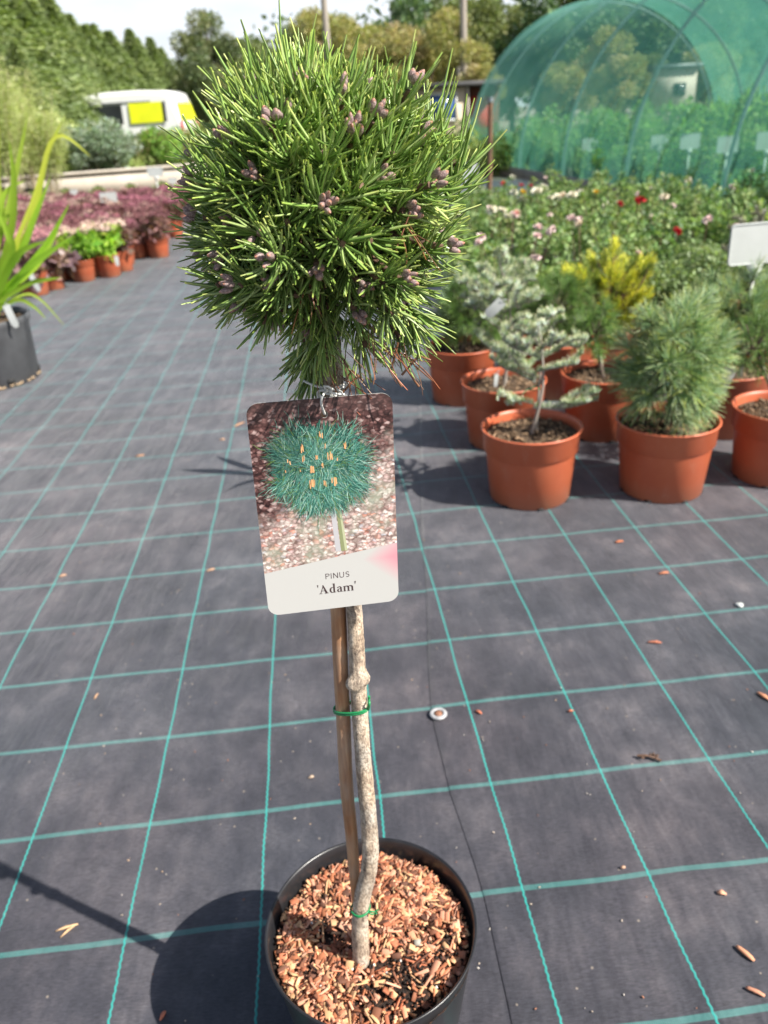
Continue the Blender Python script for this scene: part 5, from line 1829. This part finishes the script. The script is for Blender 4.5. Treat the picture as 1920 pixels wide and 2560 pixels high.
SIL = [(.24, .30, .22), (.32, .38, .31), (.17, .24, .15)]
rs = np.random.default_rng(500)
zb_ = -.012
p = at(205, 380, 17.2); bush('silver_willow', p.x, 17.2, zb_, blobs(rs, 16, 0, .75, .42, .35, .50, .16, .28), 5200, .06, SIL, 'silvery grey-green shrub in front of the white van, the left one', group='silver shrubs before the van', seed=1)
p = at(262, 380, 17.4); bush('silver_willow', p.x, 17.4, zb_, blobs(rs, 16, 0, .78, .42, .35, .52, .16, .28), 5200, .06, SIL, 'silvery grey-green shrub in front of the white van, the right one', group='silver shrubs before the van', seed=2)
p = at(352, 345, 18.0); bush('green_shrub', p.x, 18.0, zb_, blobs(rs, 16, 0, .62, .62, .4, .36, .18, .30), 5200, .055, [(.18, .36, .05), (.24, .42, .08), (.14, .25, .06), (.30, .26, .12)], 'bright green shrub hiding the lower part of the van', seed=3)
p = at(405, 320, 19.0); bush('green_shrub', p.x, 19.0, zb_, blobs(rs, 12, 0, .6, .45, .4, .40, .18, .30), 3200, .055, [(.28, .34, .10), (.34, .36, .14), (.24, .22, .10)], 'yellowish shrub at the rear corner of the van', seed=4)
p = at(120, 350, 18); bush('green_shrub', p.x, 18, zb_, blobs(rs, 16, 0, .8, .9, .4, .6, .2, .34), 5200, .07, [(.34, .40, .14), (.42, .46, .22), (.26, .33, .10)], 'pale green shrub behind the bamboo, left of the silver shrubs', seed=5)
p = at(20, 330, 16.5); bush('green_shrub', p.x, 16.5, zb_, blobs(rs, 18, 0, 1.1, .9, .5, .9, .25, .4), 6500, .08, [(.34, .40, .15), (.42, .46, .22), (.26, .33, .10)], 'tall pale willowy shrub at the left edge of the picture', seed=6)
p = at(140, 215, 15.5)
# ---------------------------------------------------------------- van
VD = 27.0
pr = at(404, 250, VD)           # rear bumper corner, near side
van = empty('parked_van', 'white van with yellow panels parked behind the shrubs on the left', 'van', (pr.x - 2.15, VD + .55, -.012), rz=math.radians(-5))
# local: +X is the rear, front toward -X; near side is -Y
prof = [(2.15, .42), (2.17, .75), (2.13, 1.1), (2.03, 1.65), (1.93, 1.90), (1.75, 1.98), (1.0, 2.03), (0.0, 2.03), (-.9, 1.97), (-1.25, 1.86), (-1.55, 1.66), (-1.95, 1.32), (-2.1, 1.16), (-2.55, 1.05), (-2.85, .9), (-2.93, .62), (-2.9, .40)]
b = Buf()
W2 = .92
V = []
lay = [(-W2 + .16, .955), (-W2 + .05, .985), (-W2, 1.0), (W2, 1.0), (W2 - .05, .985), (W2 - .16, .955)]
ys_ = [-W2 + .0, -W2 + .04, -W2 + .13, W2 - .13, W2 - .04, W2]
ks_ = [.94, .975, 1.0, 1.0, .975, .94]
for yy, kk in zip(ys_, ks_):
    for x, z in prof:
        zz = .40 + (z - .40) * kk if z > 1.1 else z
        xx = x * (kk if z > 1.1 else (1 - (1 - kk) * .4))
        tum = 0
        if abs(yy) > W2 - .1 and z > 1.1: tum = (z - 1.1) * .10 * (1 if yy < 0 else -1)
        V.append((xx, yy + tum, zz))
n = len(prof)
F = [(j * n + i, j * n + i + 1, (j + 1) * n + i + 1, (j + 1) * n + i) for j in range(5) for i in range(n - 1)]
b.add(V, F)
b.add(V[:n], [tuple(range(n))]); b.add(V[5 * n:], [tuple(range(n))[::-1]])
b.add([V[j * n] for j in range(6)] + [V[j * n + n - 1] for j in range(6)], [(j, j + 1, j + 7, j + 6) for j in range(5)])
obj('body', b, M['van'], van)


def panel(b, pts, th=.012):
    n = len(pts); P = [Vector(p) for p in pts]
    nn = (P[1] - P[0]).cross(P[2] - P[0]).normalized() * th
    V = [tuple(p + nn) for p in P] + [tuple(p) for p in P]
    b.add(V, [tuple(range(n))]); b.add(V, [(i, i + n, (i + 1) % n + n, (i + 1) % n) for i in range(n)])


def sidep(x, z, off=0.004): return (x, -W2 + (max(z - 1.1, 0)) * .10 * .94 - off, z)
for (xa, xb, nm, mt, z0, z1) in ((1.63, 1.73, 'window', 'glass', 1.16, 1.70), (1.12, 1.13, 'x', None, 0, 0), (.62, 1.62, 'yellow_panel', 'yellow', 1.16, 1.70), (-.62, .40, 'window', 'glass', 1.16, 1.68), (-1.62, -.70, 'window', 'glass', 1.16, 1.52)):
    if mt is None: continue
    b = Buf()
    if xa < -1.5: pts = [sidep(xa, z0, .014), sidep(xb, z0, .014), sidep(xb, 1.66, .014), sidep(xa + .25, 1.6, .014)]
    else: pts = [sidep(xa, z0, .014), sidep(xb, z0, .014), sidep(xb, z1, .014), sidep(xa, z1, .014)]
    panel(b, pts, .006)
    obj(nm, b, M[mt], van)
b = Buf(); panel(b, [(2.125, -.80, 1.18), (2.125, .80, 1.18), (1.99, .76, 1.68), (1.99, -.76, 1.68)], .03); obj('rear_window', b, M['yellow'], van)
for s_ in (-1, 1):
    b = Buf(); box(b, (2.13, s_ * .84, .98), (.09, .12, .34)); obj('tail_light', b, M['red'], van)
    b = Buf(); box(b, (-2.82, s_ * .70, .80), (.16, .28, .14)); obj('headlight', b, M['chrome'], van)
b = Buf(); panel(b, [(-1.98, .74, 1.26), (-1.98, -.74, 1.26), (-1.42, -.68, 1.70), (-1.42, .68, 1.70)], .03); obj('windscreen', b, M['glass'], van)
b = Buf(); box(b, (-.2, -W2 - .006, .84), (3.3, .03, .07)); obj('side_moulding', b, M['greyplastic'], van)
b = Buf()
for x_ in (-.66, .26, 1.58): box(b, (x_, -W2 - .003, .80), (.015, .012, .62))
obj('door_seams', b, M['rubber'], van)
b = Buf(); box(b, (-.2, -W2 + .055, 1.73), (3.0, .02, .03)); obj('roof_gutter', b, M['greyplastic'], van)
b = Buf(); box(b, (2.19, 0, .50), (.12, 1.76, .2)); obj('rear_bumper', b, M['greyplastic'], van)
b = Buf(); box(b, (-2.93, 0, .48), (.12, 1.7, .22)); obj('front_bumper', b, M['greyplastic'], van)
b = Buf(); box(b, (-1.05, -W2 - .05, .62), (.0, .0, .0)) if False else None
for (wx, wy) in ((1.35, -.84), (1.35, .84), (-2.0, -.84), (-2.0, .84)):
    b = Buf(); tube(b, [(wx, wy - .11, .33), (wx, wy + .11, .33)], .33, 24); w_ = obj('wheel', b, M['rubber'], van)
    b = Buf(); tube(b, [(wx, wy - .125, .33), (wx, wy + .125, .33)], .2, 16); r_ = obj('rim', b, M['chrome'], w_)

# ---------------------------------------------------------------- low building and poles
BY = 25.0
bl_ = empty('garden_building', 'low flat-roofed beige building with a brown panel behind the topiary', 'building', (at(950, 215, BY).x, BY + 1.4, -.012), rz=.02)
b = Buf(); box(b, (-.1, 0, .78), (1.75, 2.6, 1.56)); obj('wall', b, M['beige'], bl_)
b = Buf(); box(b, (1.25, .15, .77), (.93, 2.3, 1.54)); o = obj('cladding', b, M['brownred'], bl_)
b = Buf(); box(b, (.35, -.0, 1.63), (3.0, 3.0, .12)); obj('roof', b, M['roofdark'], bl_)
b = Buf(); box(b, (.05, -1.32, 1.08), (.72, .06, .62)); w_ = obj('window', b, M['blueglass'], bl_)
b = Buf()
for x in (-.34, .05, .44): box(b, (x, -1.345, 1.08), (.05, .05, .70))
for z in (.745, 1.415): box(b, (.05, -1.343, z), (.83, .05, .05))
obj('frame', b, M['white'], w_)
b = Buf(); box(b, (1.18, -1.02, .75), (.5, .06, 1.1)); obj('door', b, M['red'], bl_)
b = Buf(); box(b, (.775, -1.33, .78), (.06, .06, 1.55)); obj('corner_post', b, M['concrete'], bl_)

for (x, yb, Y, h, lab) in ((1002, 178, 29, 7.5, 'tall grey wooden pole rising behind the low beige building'), (707, 100, 31, 8, 'distant thin pole above the topiary head, left of the other pole')):
    p = at(x, yb, Y)
    t = empty('utility_pole', lab, 'pole', (p.x, Y, -.012))
    b = Buf(); tube(b, [(0, 0, 0), (.0, 0, h * .5), (.05, 0, h)], [.13, .11, .09], 10); obj('shaft', b, M['wood'], t)
    b = Buf(); box(b, (0, 0, h - .5), (1.3, .1, .1)); obj('crossarm', b, M['wood'], t)
    if x > 900:
        b = Buf(); box(b, (-.16, 0, 1.1), (.12, .2, 2.2)); obj('prop', b, M['concrete'], t)
# pale structure seen through the netting
p = at(1445, 215, 24)
t = empty('parked_trailer', 'pale shed wall seen blurred through the netting of the tunnel', 'shed', (p.x, 24, -.012))
b = Buf(); box(b, (0, 0, 1.15), (1.1, .8, 1.0)); obj('wall', b, M['concrete'], t)
b = Buf(); box(b, (0, 0, 1.70), (1.3, 1.0, .08)); obj('roof', b, M['steel'], t)
b = Buf(); box(b, (.12, -.42, 1.15), (.3, .04, .3)); obj('window', b, M['glass'], t)
b = Buf(); box(b, (0, 0, .32), (1.1, .75, .64)); obj('base', b, M['wood'], t)
t.name = 'garden_shed'

# ---------------------------------------------------------------- trees
def spruce_meshes(seed, H, R, cols, n=7000, size=.22):
    rs = np.random.default_rng(seed); b = Buf()
    h = rs.random(n) ** 1.25
    nbr = 7
    lay = np.floor(h * 16 + rs.uniform(-.5, .5, n))
    az = (rs.integers(0, nbr, n) + lay * .37) * 6.283 / nbr + rs.normal(0, .24, n)
    rmax = R * (1 - h) ** .85 * (1 + .16 * np.sin(lay * 2.3 + az * 2))
    q = rmax * (rs.random(n) ** .55)
    P = np.stack([q * np.cos(az), q * np.sin(az), .25 + h * (H - .25) - .12 * q], 1)
    d = np.stack([np.cos(az), np.sin(az), -.35 + .0 * az], 1) + rs.normal(0, .45, (n, 3))
    c = np.array(cols)[(lay.astype(int) + rs.integers(0, 2, n)) % len(cols)] * np.exp(rs.normal(0, .2, (n, 1)))
    leafquads(b, P, d, size * np.exp(rs.normal(0, .25, n)), size * .42, c, rs, .1)
    m = b.mesh('crown'); m.materials.append(M['leaf'])
    b = Buf(); tube(b, [(0, 0, 0), (0, 0, H * .97)], [R * .07 + .05, .02], 8); m2 = b.mesh('trunk'); m2.materials.append(M['bark_tree'])
    return m, m2


def broad_meshes(seed, H, R, cols, n=9000, size=.17, gate=.3, nb_=22):
    rs = np.random.default_rng(seed); b, tb = Buf(), Buf()
    bl = []
    for i in range(nb_):
        d = unit(rs.normal(size=3)) * rs.random() ** .45
        r = rs.uniform(.22, .38) * R
        bl.append((d[0] * R * .8, d[1] * R * .8, H * .56 + d[2] * H * .36, r, r, r * .85))
    cloud(b, bl, n, size, cols, rs, .4, gate)
    tube(tb, [(0, 0, 0), (rs.normal(0, .08), rs.normal(0, .08), H * .4), (0, 0, H * .75)], [R * .08, R * .06, R * .02], 8)
    for q in bl[:12]:
        tube(tb, [(0, 0, H * rs.uniform(.15, .5)), (q[0] * .5, q[1] * .5, q[2] * .8), q[:3]], [R * .035, R * .022, .01], 6)
    m = b.mesh('crown'); m.materials.append(M['leaf'])
    m2 = tb.mesh('trunk'); m2.materials.append(M['bark_tree'])
    return m, m2


SPC = [(.16, .22, .08), (.20, .26, .10), (.13, .18, .07), (.24, .29, .12)]
SPR = [spruce_meshes(600 + k, 5.0, 1.35, SPC, 15000, .13) for k in range(3)]
BR1 = [broad_meshes(620 + k, 5.0, 1.7, [(.17, .21, .08), (.22, .25, .10), (.13, .17, .065)], 17000, .11, .1) for k in range(3)]
BR2 = [broad_meshes(640 + k, 5.0, 1.8, [(.38, .34, .14), (.32, .32, .12), (.44, .36, .20), (.27, .28, .10)], 15000, .11, .2) for k in range(2)]
BR3 = [broad_meshes(660, 5.0, 1.7, [(.08, .14, .065), (.12, .18, .08)], 16000, .13, .05)]


def tree(kind, meshes, px, topy, Y, label, group, wid=1.0, rz=0.):
    p = at(px, topy, Y); H = p.z
    t = empty(kind, label, 'tree', (p.x, Y, -.012), group, rz)
    k = H / 4.75
    t.scale = (k * wid, k * wid, k)
    obj('trunk', meshes[1], M['bark_tree'], t)
    obj('crown', meshes[0], M['leaf'], t)


HG = 'row of dense evergreens behind the van'
hed = [(-95, -60, 21), (-45, -40, 22.5), (8, -14, 24), (52, -14, 26), (92, 4, 28), (122, 34, 30), (150, 42, 32), (178, 66, 34), (203, 70, 36), (228, 80, 38), (252, 92, 40), (276, 86, 42), (300, 100, 44), (324, 88, 46), (343, 112, 48), (362, 138, 50)]
jit = (.3, -.8, .9, -.2, .6, -1.0, .1)
for i, (x, y, Y) in enumerate(hed):
    tree('spruce_tree', SPR[(i * 5 + i // 3) % 3], x + jit[i % 7] * 7, y + jit[(i * 3) % 7] * 9, Y, 'dense green spruce in the row behind the van, %s counted from the left' % (ordn + ['fifteenth', 'sixteenth'])[i], HG, 1.5 + .3 * jit[(i * 2) % 7], i * 2.1)
for i, (x, y, Y) in enumerate(((30, 105, 20), (110, 120, 25), (175, 150, 31.5), (245, 165, 36), (300, 170, 41))):
    tree('spruce_tree', SPR[(i + 1) % 3], x, y, Y, 'shorter spruce filling the foot of the evergreen row, %s from the left' % ordn[i], HG, 1.4, i)
tree('broadleaf_tree', broad_meshes(680, 5.0, 1.6, [(.13, .17, .075), (.19, .21, .10), (.24, .25, .13), (.10, .14, .06)], 24000, .10, 0, 42), 438, 8, 33, 'tall rounded dark tree standing alone right of the van', None, .92, 1)
tree('broadleaf_tree', BR1[1], 395, 120, 36, 'lower green tree at the left foot of the tall rounded tree', 'mixed trees on the skyline', .8, 2)
MX = 'mixed trees on the skyline'
mix = [(BR1, 518, 88, 35, 'green tree just right of the tall rounded tree'), (BR1, 570, 70, 38, 'small green crown left of the topiary top'), (BR1, 628, 66, 40, 'green tree directly behind the top of the topiary'),
       (BR2, 690, 20, 34, 'yellowish thin-leaved tree right of the topiary top'), (BR2, 762, -14, 33, 'ochre tree left of the dark crown above the topiary'), (BR3, 850, -60, 44, 'dark tree behind the ochre ones above the topiary'), (BR2, 828, 2, 31, 'olive yellow tree above the topiary head'), (BR3, 915, -60, 42, 'dark conifer-like crown touching the top of the picture'),
       (BR2, 900, 12, 30, 'ochre brown tree left of the tall pole'), (BR2, 965, 22, 32, 'pale brownish tree just left of the tall pole'), (BR1, 985, -40, 44, 'high dark tree behind the tall pole'), (BR1, 1052, 4, 31, 'full green tree between the pole and the tunnel'), (BR1, 1110, 14, 36, 'green tree meeting the edge of the tunnel'),
       (BR2, 1020, 85, 29, 'low bush-like tree behind the building'), (BR3, 1180, -70, 30, 'dark tree peeping over the tunnel top'), (BR1, 1240, -60, 33, 'tree seen through the netting, leftmost'), (BR3, 1300, -90, 31, 'dark tree seen through the netting, left of centre'), (BR1, 1365, -110, 33, 'tree seen through the netting near the middle hoop'), (BR3, 1430, -110, 31, 'dark tree seen through the netting behind the pale shed'),
       (BR1, 1490, -120, 32, 'tree seen through the open tunnel end, left part'), (BR1, 1560, -130, 31, 'tree seen through the netting by the right hoop'), (BR3, 1625, -140, 32, 'dark tree seen through the netting near the right edge'), (BR1, 1700, -140, 31, 'tree at the right edge behind the netting'), (BR2, 1330, 60, 24, 'yellowish low tree behind the tunnel, left'), (BR2, 1540, 60, 25, 'yellowish low tree seen in the open tunnel end'), (BR1, 1390, 110, 25.5, 'low green tree left of the pale shed'), (BR2, 1235, 100, 26, 'low ochre tree behind the left hoops'), (BR1, 1610, 90, 26, 'low green tree behind the right net wall')]
for i, (bm_, x, y, Y, lab) in enumerate(mix):
    tree('broadleaf_tree', bm_[i % len(bm_)], x, y, Y, lab, MX, 1.0, i * 1.9)
# far wood closing the horizon
b = Buf()
rs = np.random.default_rng(900)
blf = []
for i in range(120):
    a = -1.0 + 2.0 * i / 119
    D = rs.uniform(62, 78)
    blf.append((math.sin(a) * D, math.cos(a) * D, rs.uniform(1.2, 2.6) if a < -.06 else rs.uniform(2.5, 5.2), 4.2, 3, 2.6 if a < -.06 else 3.4))
cloud(b, blf, 42000, .55, [(.12, .16, .06), (.16, .19, .08), (.09, .13, .05)], rs, .3)
tag(obj('far_woodland', b, M['leaf']), 'far-off belt of woodland closing the view behind everything', 'woodland', kind='stuff')
# grass strip and weeds between the beds and the trees
b = Buf(); n = 26000
P = np.stack([rs.uniform(-14, 12, n), rs.uniform(16.2, 30, n), np.full(n, -.01)], 1)
leafquads(b, P, np.stack([rs.normal(0, .4, n), rs.normal(0, .4, n), np.ones(n)], 1), rs.uniform(.1, .4, n), .05, vary(rs, n, (.24, .30, .09), .25), rs)
tag(obj('rough_grass', b, M['leaf']), 'rough grass growing between the beds and the trees', 'grass', kind='stuff')
# low hedge-ish shrubs seen between crown and building
for i, (x, y, Y, lab) in enumerate(((440, 250, 22, 'low shrub between the van and the topiary head'), (1000, 262, 17, 'low bush below the beige building'), (1040, 300, 14, 'green bush left of the rusty post'))):
    p = at(x, y, Y); H = max(p.z, .5)
    bush('green_shrub', p.x, Y, zb_, blobs(rs, 14, 0, H * .55, .7, .4, H * .35, .2, .3), 3800, .06, [(.24, .32, .09), (.30, .36, .12), (.2, .24, .08)], lab, seed=30 + i)

# ---------------------------------------------------------------- litter on the fabric
chipm = leaf_mat('litter_wood', .8, 0.0)
LIT = 'wood chips dropped on the ground fabric'
lit = [((145, 2005), .030, .0035, .3, (.55, .36, .20), 'forked pale wood sliver beside the long stem shadow'), ((352, 2540 / 1.157 - 0), .012, .005, 1.2, (.50, .17, .10), 'orange chip left of the pot shadow'),
       ((1337, 1174), .022, .008, .2, (.50, .17, .08), 'orange flake in front of the terracotta pots'), ((1413, 1392), .028, .006, -.2, (.42, .15, .09), 'reddish sliver near the right of the walkway'),
       ((1608, 2065), .026, .006, -1.0, (.55, .26, .15), 'orange stick-like chip near the right edge'), ((1630, 2148), .022, .006, -.6, (.52, .24, .15), 'orange chip close to the lower right corner'),
       ((1558, 1935), .012, .007, -.4, (.62, .32, .20), 'small rounded pale chip at the lower right'), ((1196, 1788), .010, .004, -.7, (.50, .14, .08), 'small red chip beside the ground peg') if False else ((1034, 1543), .014, .005, -.8, (.48, .15, .08), 'small red chip just right of the ground peg'),
       ((1232, 1541), .010, .004, .0, (.48, .15, .08), 'tiny red chip on a teal line right of the ground peg'), ((1345, 1880), .007, .004, 0, (.5, .3, .2), 'tiny pale crumb right of the pot'),
       ((517, 917), .050, .010, .9, (.50, .28, .16), 'pale bark strip left of the plant tag'), ((565, 915), .055, .018, -.3, (.32, .13, .05), 'dry brown leaf left of the plant tag'), ((480, 950), .020, .012, .2, (.45, .28, .18), 'pale brown fleck near the bark strip'),
       ((455, 1232), .022, .012, .4, (.38, .24, .16), 'brown fleck in the middle of the walkway'), ((302, 945 + 40), .030, .016, .3, (.38, .22, .14), 'brown leaf scrap on the left walkway'), ((1433, 1242), .024, .008, .1, (.46, .18, .10), 'red chip between two teal lines at right'),
       ((1650, 1510), .030, .008, -1.1, (.5, .22, .12), 'wood chip cut by the right edge'), ((208, 1505), .016, .004, 1.4, (.42, .26, .16), 'small pale sliver on the left walkway'), ((135, 1440 / 1.157), .02, .01, .4, (.40, .25, .17), 'light fleck near the left edge'), ((672, 1680), .010, .006, .3, (.40, .30, .22), 'tiny beige crumb left of the stem')]
for i, (pp, L_, w_, rz_, c, lab) in enumerate(lit):
    g_ = gnd(*pp)
    b = Buf()
    rl = np.random.default_rng(i)
    N = 7; V = []
    for j in range(N):      # irregular splinter outline
        u = j / (N - 1)
        ww = w_ / 2 * (math.sin(math.pi * (.12 + .76 * u)) ** .6) * rl.uniform(.7, 1.1)
        zz = .0015 + .002 * math.sin(u * 3)
        V += [((u - .5) * L_, -ww, zz), ((u - .5) * L_, ww, zz + rl.normal(0, .0004)), ((u - .5) * L_, ww * .8, .0002), ((u - .5) * L_, -ww * .8, .0002)]
    F = []
    for j in range(N - 1):
        a_ = 4 * j
        for k in range(4): F.append((a_ + k, a_ + (k + 1) % 4, a_ + 4 + (k + 1) % 4, a_ + 4 + k))
    F += [(3, 2, 1, 0), (4 * N - 4, 4 * N - 3, 4 * N - 2, 4 * N - 1)]
    b.add(V, F, np.array(c))
    if i == 0:
        b2 = [(p_[0] * .7 + .002, p_[1] + p_[0] * .45 - .006, p_[2]) for p_ in V]
        b.add(b2, F, np.array(c) * .9)
    z = .0045 if g_.x > np.interp(g_.y, sy, sx) else .0004
    o = obj('wood_chip', b, chipm, None, loc=(g_.x, g_.y, z)); o.rotation_euler = (0, 0, rz_)
    tag(o, lab, 'wood chip', LIT)
# twig scrap and bits
g_ = gnd(1400, 1642)
b = Buf()
tube(b, smoothpath([(-.018, .004, .003), (-.004, 0, .006), (.010, -.004, .003), (.018, -.010, .002)], 4), .0022, 6)
for i in range(10): box(b, (rng.uniform(-.012, .016), rng.normal(0, .003), .004), (.006, .003, .002), Matrix.Rotation(rng.uniform(0, 3), 3, 'Z'))
tag(obj('bark_scrap', b, M['twig'], loc=(g_.x, g_.y, .0045)), 'small dark twist of bark lying above a teal line at right', 'bark scrap')
g_ = gnd(1597, 1311)
b = Buf(); lathe(b, [(0, .004), (.006, .0035), (.009, .001), (.008, 0)], 10, wob=lambda t, z: .2 * math.sin(3 * t)); tag(obj('white_pebble', b, M['white'], loc=(g_.x, g_.y, .0045)), 'small white pebble on the fabric at the right', 'pebble')
g_ = gnd(947, 1547)
t = empty('ground_peg', 'white plastic washer peg pinning the fabric seam right of the stem', 'ground peg', (g_.x, g_.y, .005))
b = Buf(); lathe(b, [(.0088, .0022), (.0100, .0036), (.0150, .0032), (.0165, .001), (.016, -.0003)], 32); obj('washer', b, plain('scuffed_clear_plastic', (.42, .42, .42), (.22, .22, .23), 150, .4), t, smooth=True)
b = Buf(); lathe(b, [(0, .0045), (.004, .0042), (.0072, .0028), (.0074, 0)], 20); obj('pin_head', b, plain('rusty_pin', (.30, .14, .08), (.16, .07, .04), 200, .7), t, smooth=True)
# countless fine grit
b = Buf()
for i in range(420):
    y = .35 + 2.6 * rng.random(); x = rng.uniform(-.55, .6) * y
    if (Vector((x, y, 0)) - PC).length < .13: continue
    s_ = rng.uniform(.0008, .0022)
    z = .0042 if x > np.interp(y, sy, sx) else .0002
    box(b, (x, y, z + s_ * .3), (s_ * rng.uniform(1, 2.2), s_, s_ * .6), Matrix.Rotation(rng.uniform(0, 3), 3, 'Z'), np.array([(.45, .32, .22), (.50, .42, .34), (.38, .17, .10), (.55, .50, .44)])[rng.integers(0, 4)] * rng.uniform(.5, 1.1), taper=.6)
tag(obj('grit', b, chipm), 'fine crumbs of grit and chip scattered over the fabric', 'grit', kind='stuff')
